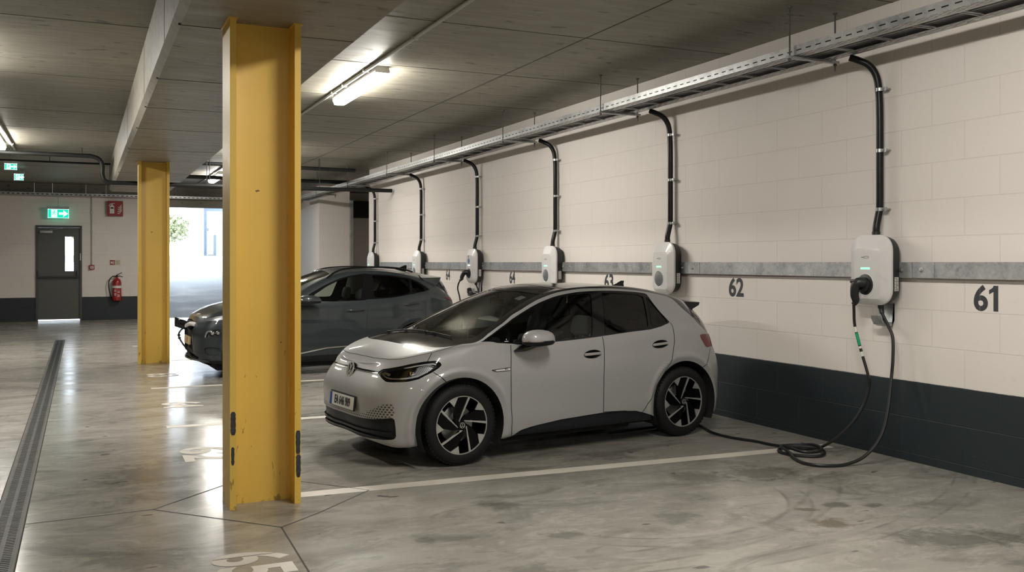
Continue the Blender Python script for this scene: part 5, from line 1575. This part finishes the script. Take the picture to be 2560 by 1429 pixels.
    MB().box((-.80, -.24, .70), (-.70, -.205, .80), .012).box((-.765, -.20, .665), (-.72, .02, .80), .02).build('charging_port', M['void_black'], car)
    MB().loft([[(2.45, -.004, 1.53), (2.45, .004, 1.53), (2.64, .028, 1.51), (2.65, 0, 1.51), (2.64, -.028, 1.51)],
               [(2.62, -.002, 1.60), (2.62, .002, 1.60), (2.655, .006, 1.60), (2.66, 0, 1.60), (2.655, -.006, 1.60)]]).build('roof_aerial', M['gloss_black'], car)
    sp = MB(); V = []; F = []
    ys = [-.60, -.50, -.25, 0, .25, .50, .60]
    for y in ys:
        q = abs(y) / .6
        V += [(2.78 - .10 * q, y, 1.487 - .085 * q ** 2), (3.17 - .16 * q ** 2, y, 1.412 - .006 * q ** 2), (3.16 - .16 * q ** 2, y, 1.372 - .006 * q ** 2), (2.96 - .06 * q, y, 1.33 - .09 * q ** 2)]
    for q in range(len(ys) - 1):
        for k in range(4): F.append((q * 4 + k, q * 4 + (k + 1) % 4, q * 4 + 4 + (k + 1) % 4, q * 4 + 4 + k))
    F += [(0, 3, 2, 1), tuple(24 + k for k in range(4))]
    sp.add(V, F).build('rear_spoiler', M['slate'], car, angle=40)
    rw = MB()
    for sg in (-1, 1):
        rw.loft([[(2.90, sg * .575, 1.36), (3.0, sg * .545, 1.36), (2.98, sg * .52, 1.36), (2.9, sg * .55, 1.36)],
                 [(3.06, sg * .63, 1.15), (3.14, sg * .575, 1.14), (3.12, sg * .55, 1.14), (3.05, sg * .60, 1.15)]])
    rw.build('rear_screen', M['gloss_black'], car)
    wheel_house(car, AX, .862, .50, .385, .34)
    w0 = make_wheel('wheel', car, (0, -.845, .335), -1, False)
    for x, sg in ((AX[0], 1), (AX[1], -1), (AX[1], 1)): copy_wheel(w0, car, (x, sg * .845, .335), sg)
    cabin(car, 0, .10, .55, 1.42, 2.25, -.36, 3.1)
    return car
suv = build_suv()
# ------------------------------------------------------------------ charging cables and hooks
def plug_on_wall(o, tip, down):
    """angled plug: round nose in the socket and a grip running down to the cable"""
    t = Vector(tip); d = Vector(down)
    g = MB()
    g.tube([t + Vector((.055, 0, .0)), t + Vector((-.015, .0, 0))], [.060, .056], 20)
    g.tube(smooth_path([t + Vector((.01, 0, .018)), t + Vector((-.05, .035, .012)), t + (d - t) * .45 + Vector((-.035, .02, 0)), t + (d - t) * .8, d], 5),
           [.046, .047, .046, .044, .042, .040, .039, .038, .037, .036, .035, .035, .034, .033, .032, .030, .028, .026, .024, .022, .020][:21], 14)
    g.box(tuple(t + Vector((-.085, .005, .012))), tuple(t + Vector((-.005, .085, .048))), .014)
    return g.build('plug', M['charger_black'], o)
cab = thing('charging_cable', 'black charging cable with green and white tape, plugged into the nearest charger', 'cable', (0, 0, 0), 0, 'charging cables')
C1 = [(6.00, 6.093, 1.285), (6.01, 6.100, 1.24), (6.03, 6.110, 1.104), (6.05, 6.063, .905), (6.08, 6.007, .68), (6.09, 6.010, .59), (6.06, 6.037, .44), (5.98, 6.092, .273), (5.90, 6.196, .136), (5.84, 6.30, .05), (5.80, 6.42, .016),
      (5.72, 6.48, .016), (5.60, 6.52, .016), (5.50, 6.46, .016), (5.47, 6.34, .016), (5.52, 6.22, .016), (5.62, 6.14, .016), (5.73, 6.16, .018), (5.80, 6.24, .030), (5.79, 6.34, .040), (5.70, 6.42, .046), (5.62, 6.50, .040), (5.63, 6.62, .020), (5.62, 6.75, .014), (5.60, 6.90, .014), (5.55, 7.02, .014), (5.51, 7.16, .014), (5.50, 7.30, .014), (5.52, 7.46, .014),
      (5.58, 7.62, .014), (5.63, 7.76, .014), (5.60, 7.88, .014), (5.50, 7.92, .016), (5.3, 7.9, .016), (5.0, 7.86, .016), (4.6, 7.8, .016)]
MB().tube(smooth_path(C1, 6), .0125, 10).build('cable_run', M['cable_black'], cab)
plug_on_wall(cab, (6.03, 6.005, 1.458), (6.00, 6.095, 1.288))
P = smooth_path(C1, 24)
def tape(o, za, zb, m):
    seg = [p for p in P[:200] if zb <= p.z <= za and p.x > 5.95][:60]
    MB().tube(seg, .0140, 12).build('tape_sleeve', m, o)
tape(cab, 1.10, 1.05, M['white_tape']); tape(cab, 1.05, .94, M['green_tape']); tape(cab, .94, .905, M['white_tape']); tape(cab, .895, .845, M['white_tape'])
o = thing('charging_cable', 'black cable hanging from the underside of the nearest charger and coiling on the floor', 'cable', (0, 0, 0), 0, 'charging cables')
C2 = [(6.15, 5.94, 1.27), (6.15, 5.925, 1.22), (6.15, 5.86, 1.12), (6.14, 5.80, 1.02), (6.12, 5.78, .837), (6.10, 5.778, .682), (6.04, 5.747, .481), (5.97, 5.73, .295), (5.88, 5.73, .165), (5.76, 5.76, .06), (5.62, 5.79, .016), (5.48, 5.80, .016), (5.38, 5.87, .016), (5.35, 5.98, .016), (5.40, 6.14, .016), (5.47, 6.28, .030), (5.50, 6.40, .046), (5.56, 6.50, .040), (5.64, 6.52, .040), (5.74, 6.46, .046), (5.80, 6.36, .060), (5.78, 6.24, .052), (5.68, 6.17, .046), (5.56, 6.20, .046), (5.52, 6.32, .056)]
MB().tube(smooth_path(C2, 6), .0135, 10).build('cable_run', M['cable_black'], o)
MB().tube([C2[0], C2[1]], .020, 12).build('strain_relief', M['charger_black'], o)

def hook(y, label):
    o = thing('cable_hook', label, 'hook', (WX, y, 1.17), 0, 'cable hooks under the chargers')
    sec = [(-.012, .13), (-.012, -.02), (-.03, -.055), (-.075, -.062), (-.125, -.045), (-.150, .0), (-.155, .028), (-.145, .030), (-.138, .004), (-.118, -.032), (-.075, -.047), (-.036, -.042), (0, -.015), (0, .13)]
    Mx = Matrix(((1, 0, 0, 0), (0, 0, 1, 0), (0, 1, 0, 0), (0, 0, 0, 1)))
    h = MB().prism(sec, -.055, .055, Mx)
    h.build('hook_bracket', M['galv'], o, angle=40)
    return o
hook(5.94, 'grey metal cable hook on the wall under the nearest charger')
hook(14.95, 'grey metal cable hook under the charger with the blue sticker')
o = thing('plug_dock', 'small black plug dock on the wall below the far plugged-in charger', 'dock', (WX, 15.19, 1.10), 0)
MB().box((-.12, -.10, -.04), (0, .10, .05), .02).lathe([(.03, -.02), (.045, 0), (.045, .07), (.02, .085), (.001, .085)], 18, Matrix.Translation((-.09, .06, .02))).build('dock_body', M['charger_black'], o)
o = thing('charging_cable', 'black cable from the charger with the blue sticker to the nose of the crossover', 'cable', (0, 0, 0), 0, 'charging cables')
C3 = [(5.99, 15.27, 1.33), (5.98, 15.33, 1.26), (5.98, 15.35, 1.17), (5.98, 15.26, 1.03), (6.0, 15.2, .7), (6.02, 15.3, .3), (6.0, 15.3, .06), (5.9, 15.1, .016), (5.7, 14.9, .016), (5.3, 15.0, .016), (4.2, 15.15, .016), (3.0, 15.0, .016), (2.6, 14.8, .016), (2.1, 14.6, .04), (1.75, 14.45, .13), (1.52, 14.33, .235), (1.43, 14.315, .32), (1.388, 14.314, .385), (1.332, 14.35, .463), (1.284, 14.368, .55), (1.273, 14.368, .61), (1.30, 14.37, .665), (1.352, 14.371, .706)]
MB().tube(smooth_path(C3, 6), .0125, 10).build('cable_run', M['cable_black'], o)
plug_on_wall(o, (6.03, 15.0, 1.458), (5.99, 15.27, 1.335))
MB().tube([(1.274, 14.368, .585), (1.275, 14.368, .61)], .022, 10).tube([(1.284, 14.368, .545), (1.280, 14.368, .565)], .022, 10).build('cable_clip', M['cable_black'], o)
MB().tube(smooth_path([(1.345, 14.371, .700), (1.380, 14.332, .738), (1.412, 14.273, .760), (1.445, 14.212, .764), (1.490, 14.160, .750)], 5), [.022] * 5 + [.028] * 6 + [.032] * 10, 14).build('plug_handle', M['sign_white'], o)
o = thing('charging_cable', 'black cable hanging under the charger with the blue sticker', 'cable', (0, 0, 0), 0, 'charging cables')
MB().tube(smooth_path([(6.15, 14.93, 1.27), (6.15, 14.90, 1.24), (6.15, 14.83, 1.16), (6.14, 14.79, 1.0), (6.12, 14.85, .6), (6.1, 15.0, .2), (6.06, 15.2, .016), (5.95, 15.45, .016)], 6), .0135, 10).build('cable_run', M['cable_black'], o)

# ------------------------------------------------------------------ floor drain
o = thing('drain_channel', 'long dark grated drain channel set into the floor at the left', 'drain', (-.42, 0, 0))
L0, L1 = 1.5, 22.1
MB().box((-.095, L0, -.03), (.095, L1, .001)).build('drain_trough', M['void_black'], o, smooth=False)
for x in (-.088, .074):
    MB().box((x, L0, -.02), (x + .014, L1, .004)).build('drain_frame', M['drain_edge'], o, smooth=False)
g = MB()
y = L0 + .02
while y < L1:
    g.box((-.074, y, -.004), (.074, y + .022, .003)); y += .036
g.box((-.012, L0, -.003), (.012, L1, .0035)); g.box((-.074, L0, -.003), (-.060, L1, .0035)); g.box((.060, L0, -.003), (.074, L1, .0035))
g.build('drain_grate', M['drain_iron'], o, smooth=False)

# ------------------------------------------------------------------ exit door in the back wall
d = thing('door_1', 'dark grey steel exit door with a tall bright window in the back wall', 'door', (DL, BY, 0)); d['kind'] = 'structure'
W_ = DR - DL
f = MB()
f.box((0, -.03, 0), (.055, .12, DT)); f.box((W_ - .055, -.03, 0), (W_, .12, DT)); f.box((.055, -.03, DT - .06), (W_ - .055, .12, DT))
f.build('door_frame', M['frame_grey'], d, smooth=False)
wx0, wx1, wz0, wz1 = .735, .955, 1.40, 2.37
lf = MB()
lf.box((.050, .02, .045), (wx0, .07, DT - .063)); lf.box((wx1, .02, .045), (W_ - .050, .07, DT - .063))
lf.box((wx0, .02, .045), (wx1, .07, wz0)); lf.box((wx0, .02, wz1), (wx1, .07, DT - .063))
lf.build('door_leaf', M['door_grey'], d, smooth=False)
vb = MB()
for a in (((wx0 - .02, .008, wz0 - .02), (wx0, .082, wz1 + .02)), ((wx1, .008, wz0 - .02), (wx1 + .02, .082, wz1 + .02)), ((wx0, .008, wz0 - .02), (wx1, .082, wz0)), ((wx0, .008, wz1), (wx1, .082, wz1 + .02))): vb.box(*a)
vp = vb.build('vision_frame', M['frame_grey'], d, smooth=False)
MB().box((wx0, .040, wz0), (wx1, .048, wz1)).build('vision_pane', M['glass_clear'], vp, smooth=False)
pb = MB().tube([(.06, -.09, 1.235), (W_ - .09, -.09, 1.235)], .022, 14)
pb.box((.045, -.10, 1.20), (.085, .02, 1.42), .012); pb.box((W_ - .13, -.10, 1.20), (W_ - .09, .02, 1.42), .012)
pb.build('push_bar', M['frame_grey'], d)
MB().box((.10, -.05, 2.46), (.42, .02, 2.535), .008).build('door_closer', M['galv'], d)
MB().tube([(.36, -.03, 2.56), (.68, -.03, 2.60)], .010, 8).build('closer_arm', M['galv'], d)
MB().box((W_ - .052, -.036, 1.70), (W_ - .03, -.028, 1.90)).build('latch_plate', M['plate_white'], d, smooth=False)
MB().box((.058, .0, .0), (W_ - .058, .09, .012)).build('threshold', M['galv'], d, smooth=False)

# ------------------------------------------------------------------ exit signs, fire signs, extinguisher, call point
def running_man(mb, s, Mx):
    mb.lathe([(.001, .001), (.13 * s, .001), (.13 * s, 0)], 12, Mx @ Matrix.Translation((.06 * s, .78 * s, 0)))
    for pts, w in (([(.02, .60), (-.06, .16)], .20), ([(-.06, .16), (.22, -.12), (.08, -.52)], .13), ([(-.06, .16), (-.24, -.22), (-.60, -.30)], .13), ([(.02, .56), (.30, .34), (.50, .48)], .10), ([(.0, .56), (-.30, .48), (-.42, .16)], .10)):
        stroke(mb, [(a * s, b_ * s) for a, b_ in pts], w * s, 0, .001, Mx)
def exit_sign(loc, w, h, label, rod, bar=True):
    o = thing('exit_sign', label, 'exit sign', loc, 0, 'green exit signs')
    MB().box((-w / 2 - .02, -.05, h / 2), (w / 2 + .02, .05, h / 2 + .07), .008).build('sign_housing', M['galv'], o, smooth=False)
    MB().box((-w / 2, -.018, -h / 2), (w / 2, .018, h / 2), .004).build('sign_panel', M['exit_green'], o, smooth=False)
    F = frame((0, -.0195, 0), (1, 0, 0), (0, 0, 1))
    e = MB()
    t = .012
    for a in ((-w/2, -h/2, w/2, -h/2 + t), (-w/2, h/2 - t, w/2, h/2), (-w/2, -h/2, -w/2 + t, h/2), (w/2 - t, -h/2, w/2, h/2)):
        e.prism([(a[0], a[1]), (a[2], a[1]), (a[2], a[3]), (a[0], a[3])], 0, .0015, F)
    x0 = -w * .34
    e.prism([(x0, -h * .42), (x0 + h * .62, -h * .42), (x0 + h * .62, h * .42), (x0, h * .42)], 0, .0015, F)
    ax = w * .24
    e.prism([(ax - h * .46, -.13 * h), (ax, -.13 * h), (ax - .04 * h, -.40 * h), (ax + .48 * h, 0), (ax - .04 * h, .40 * h), (ax, .13 * h), (ax - h * .46, .13 * h)], 0, .0015, F)
    e.build('sign_symbols', M['exit_white'], o, smooth=False)
    r = MB(); running_man(r, h * .40, F @ Matrix.Translation((x0 + h * .31, 0, .0018)))
    r.build('running_figure', M['exit_green'], o, smooth=False)
    if rod: MB().cyl((0, 0, h / 2 + .07), (0, 0, rod), .010, 8).build('drop_rod', M['conduit_grey'], o)
    return o
exit_sign((-.60, 29.12, 3.005), .53, .25, 'glowing green exit sign with running figure and arrow above the grey door', 3.499 - 3.005)
exit_sign((-1.34, 22.0, 3.625), .23, .13, 'upper of the two small green exit signs hung near the left edge', CZ - 3.625)
exit_sign((-1.355, 25.0, 3.655), .20, .15, 'lower of the two small green exit signs hung near the left edge', CZ - 3.655)

o = thing('fire_sign', 'red box sign with a white extinguisher and flame on the back wall', 'sign', (.865, BY, 3.185))
MB().box((-.205, -.14, -.215), (.205, 0, .215), .006).build('sign_box', M['sign_red'], o, smooth=False)
F = frame((0, -.1405, 0), (1, 0, 0), (0, 0, 1))
e = MB()
e.prism([(-.145, -.145), (-.025, -.145), (-.025, .06), (-.05, .085), (-.12, .085), (-.145, .06)], 0, .002, F)
e.prism([(-.105, .09), (-.065, .09), (-.065, .12), (-.105, .12)], 0, .002, F)
stroke(e, [(-.13, .115), (-.09, .135), (-.03, .14), (-.02, .15)], .018, 0, .002, F); stroke(e, [(-.10, .14), (-.15, .11), (-.16, .06)], .016, 0, .002, F)
for k in range(4):
    z = -.13 + k * .055
    stroke(e, [(.06 + .005 * k, z), (.10, z - .018), (.13, z + .02), (.165, z + .075)], .022 - .002 * k, 0, .002, F)
e.build('sign_symbols', M['sign_white'], o, smooth=False)
MB().prism([(-.125, -.01), (-.045, -.01), (-.045, .035), (-.125, .035)], .002, .003, F).build('symbol_band', M['ink'], o, smooth=False)

o = thing('notice_sign', 'small red and cream notice on the wall above the fire extinguisher', 'sign', (.865, BY, 1.64))
MB().box((-.14, -.008, -.075), (.14, 0, .075)).build('notice_plate', M['sign_cream'], o, smooth=False)
MB().box((-.135, -.010, -.068), (-.005, -.008, .068)).build('red_field', M['sign_red'], o, smooth=False)
e = MB().box((-.115, -.0115, -.03), (-.065, -.010, .03)); e.box((-.05, -.0115, -.05), (-.03, -.010, .04)); e.build('white_symbol', M['sign_white'], o, smooth=False)
e = MB()
for k in range(4): e.box((.015, -.0095, .045 - k * .030), (.125 - (k % 2) * .02, -.008, .052 - k * .030))
e.build('notice_print', M['ink'], o, smooth=False)

o = thing('fire_extinguisher', 'red fire extinguisher with black hose hung on the back wall', 'fire extinguisher', (.905, BY - .13, .55))
MB().lathe([(.001, 0), (.110, 0), (.122, .012), (.125, .04), (.125, .50), (.118, .56), (.09, .605), (.045, .635), (.032, .645), (.032, .68), (.001, .68)], 32).build('cylinder', M['red'], o)
MB().lathe([(.1262, .36), (.1262, .43)], 32).build('white_band', M['sign_white'], o)
lab = MB(); V = []; Fq = []
for k in range(13):
    a = -PI / 2 + math.radians(-50 + k * 8.3)
    V += [(.1264 * math.cos(a), .1264 * math.sin(a), .10), (.1264 * math.cos(a), .1264 * math.sin(a), .33)]
for k in range(12): Fq.append((2 * k, 2 * k + 2, 2 * k + 3, 2 * k + 1))
lab.add(V, Fq).build('instruction_label', plain('label_red', (.36, .03, .035), .5), o)
pr = MB()
for k in range(6):
    z = .12 + k * .036
    for sgx in (-1, 1):
        if (k + (sgx > 0)) % 3 != 0: pr.box((.012 * sgx + (.004 if sgx > 0 else -.060), -.1295, z), (.012 * sgx + (.062 if sgx > 0 else -.006), -.1245, z + .016))
pr.build('label_print', M['sign_white'], o, smooth=False)
v = MB().cyl((0, 0, .67), (0, 0, .73), .026, 14)
v.tube([(-.02, 0, .72), (.05, 0, .76), (.14, 0, .80)], .010, 8).tube([(.0, 0, .70), (.08, 0, .70), (.16, 0, .675)], .010, 8)
v.cyl((-.02, 0, .70), (-.06, 0, .70), .014, 10)
v.build('valve_handle', M['trim_black'], o)
MB().tube(smooth_path([(-.05, 0, .70), (-.12, 0, .685), (-.19, 0, .60), (-.215, 0, .46), (-.20, 0, .30), (-.165, 0, .14), (-.14, 0, .03)], 6), .013, 10).build('hose', M['rubber'], o)
MB().box((-.05, .10, .40), (.05, .13, .62)).build('wall_bracket', M['trim_black'], o, smooth=False)

o = thing('call_point', 'small red fire alarm call point right of the door, under a thin conduit', 'alarm', (.255, BY, 1.505))
MB().box((-.068, -.07, -.068), (.068, 0, .068), .010).build('alarm_box', M['red'], o)
MB().box((-.045, -.074, -.040), (.045, -.069, .022), .004).build('break_glass', M['sign_white'], o)
MB().box((-.030, -.0755, -.02), (.030, -.0735, -.004)).build('alarm_print', M['ink'], o, smooth=False)
o = thing('alarm_conduit', 'thin grey conduit down the back wall to the red call point', 'conduit', (.255, BY, 0), 0)
MB().tube([(0, -.03, 1.57), (0, -.03, 3.50)], .016, 10).build('pipe', M['conduit_grey'], o)
MB().box((-.03, -.05, 3.02), (.03, 0, 3.10), .006).build('junction_box', M['conduit_grey'], o)
for z in (1.9, 2.5): MB().box((-.03, -.048, z), (.03, 0, z + .025), .004).build('saddle', M['conduit_grey'], o)

# ------------------------------------------------------------------ papers inside the hatchback
def paper_at(loc, rz, w, l, label, tilt):
    o = thing('paper_sheet', label, 'paper', loc, rz)
    o.rotation_euler = (0, tilt, rz)
    V = []; Fq = []
    for i in range(7):
        x = -w / 2 + w * i / 6; z = .006 * math.sin(i / 6 * PI) + (.004 if i == 3 else 0)
        V += [(x, -l / 2, z), (x, l / 2, z), (x, l / 2, z - .001), (x, -l / 2, z - .001)]
    for i in range(6):
        for e in range(4): Fq.append((i * 4 + e, i * 4 + (e + 1) % 4, i * 4 + 4 + (e + 1) % 4, i * 4 + 4 + e))
    Fq += [(3, 2, 1, 0), (24, 25, 26, 27)]
    MB().add(V, Fq).build('sheet', M['paper'], o, smooth=False)
ca, sa = math.cos(math.radians(8.06)), math.sin(math.radians(8.06))
HO = Vector((2.80 - sa * .85, 7.08 + ca * .85, 0))
hl = lambda x, y, z: tuple(HO + Vector((ca * x - sa * y, sa * x + ca * y, z)))
paper_at(hl(.20, -.33, .962), math.radians(8), .19, .34, 'white paper sheet lying on the hatchback dashboard behind the windscreen', math.radians(-7))

# ------------------------------------------------------------------ outside, seen through the ramp opening
o = thing('gate_frame', 'blue-grey steel gate frame at the top of the ramp, in the bright opening', 'gate', (5.26, 46.1, RT))
MB().box((-.06, -.06, 0), (.06, .06, 2.2)).build('gate_post', M['blue_grey'], o, smooth=False)
MB().box((-.06, -.05, 2.10), (3.2, .05, 2.24)).build('gate_header', M['blue_grey'], o, smooth=False)
o = thing('white_building', 'white building beyond the ramp with a narrow blue-grey doorway', 'building', (5.45, 47.5, RT))
MB().box((0, 0, 0), (4.5, 8.0, 5.0)).build('building_wall', M['render_white'], o, smooth=False)
MB().box((.37, -.03, 0), (.47, 0, 1.02)).build('narrow_door', M['blue_grey'], o, smooth=False)
MB().box((.06, -.03, 1.22), (.12, 0, 1.34)).build('wall_lamp', M['charger_grey'], o, smooth=False)
MB().box((.05, -.25, 0), (.35, -.05, .06)).build('step', M['charger_grey'], o, smooth=False)
MB().box((.85, -.03, 1.75), (1.1, 0, 2.6)).build('window', M['blue_grey'], o, smooth=False)
def tree(loc, h, r, label, seed):
    rg = random.Random(seed)
    o = thing('tree', label, 'tree', loc, 0, 'trees beyond the ramp')
    tr = MB().tube(smooth_path([(0, 0, 0), (.1, 0, h * .35), (0, .1, h * .7)], 4), .16, 8)
    for k in range(6):
        a = rg.uniform(0, 2 * PI); z = h * rg.uniform(.35, .6)
        tr.tube([(0, 0, z), (math.cos(a) * r * .6, math.sin(a) * r * .6, z + h * .2)], .05, 6)
    tr.build('trunk', M['bark'], o)
    V = []; F = []
    for k in range(2600):
        t = rg.uniform(0, 1) ** .5; a = rg.uniform(0, 2 * PI); ph = math.acos(rg.uniform(-1, 1))
        c = Vector((r * t * math.sin(ph) * math.cos(a), r * t * math.sin(ph) * math.sin(a), h * .66 + h * .33 * t * math.cos(ph)))
        d1 = Vector((rg.gauss(0, 1), rg.gauss(0, 1), rg.gauss(0, 1))).normalized() * .16; d2 = d1.cross(Vector((rg.gauss(0, 1), rg.gauss(0, 1), rg.gauss(0, 1)))).normalized() * .09
        b0 = len(V); V += [tuple(c - d1), tuple(c + d2), tuple(c + d1), tuple(c - d2)]; F.append((b0, b0 + 1, b0 + 2, b0 + 3))
    MB().add(V, F).build('crown', M['leaf'], o, smooth=False, recalc=False)
tree((3.0, 66, RT), 5.5, 2.3, 'pale sunlit tree at the middle of the bright ramp opening', 1)
tree((.4, 72, RT), 4.0, 2.6, 'pale tree at the left of the bright ramp opening', 2)
tree((5.6, 75, RT), 3.4, 2.2, 'pale bushy tree beside the white building', 3)
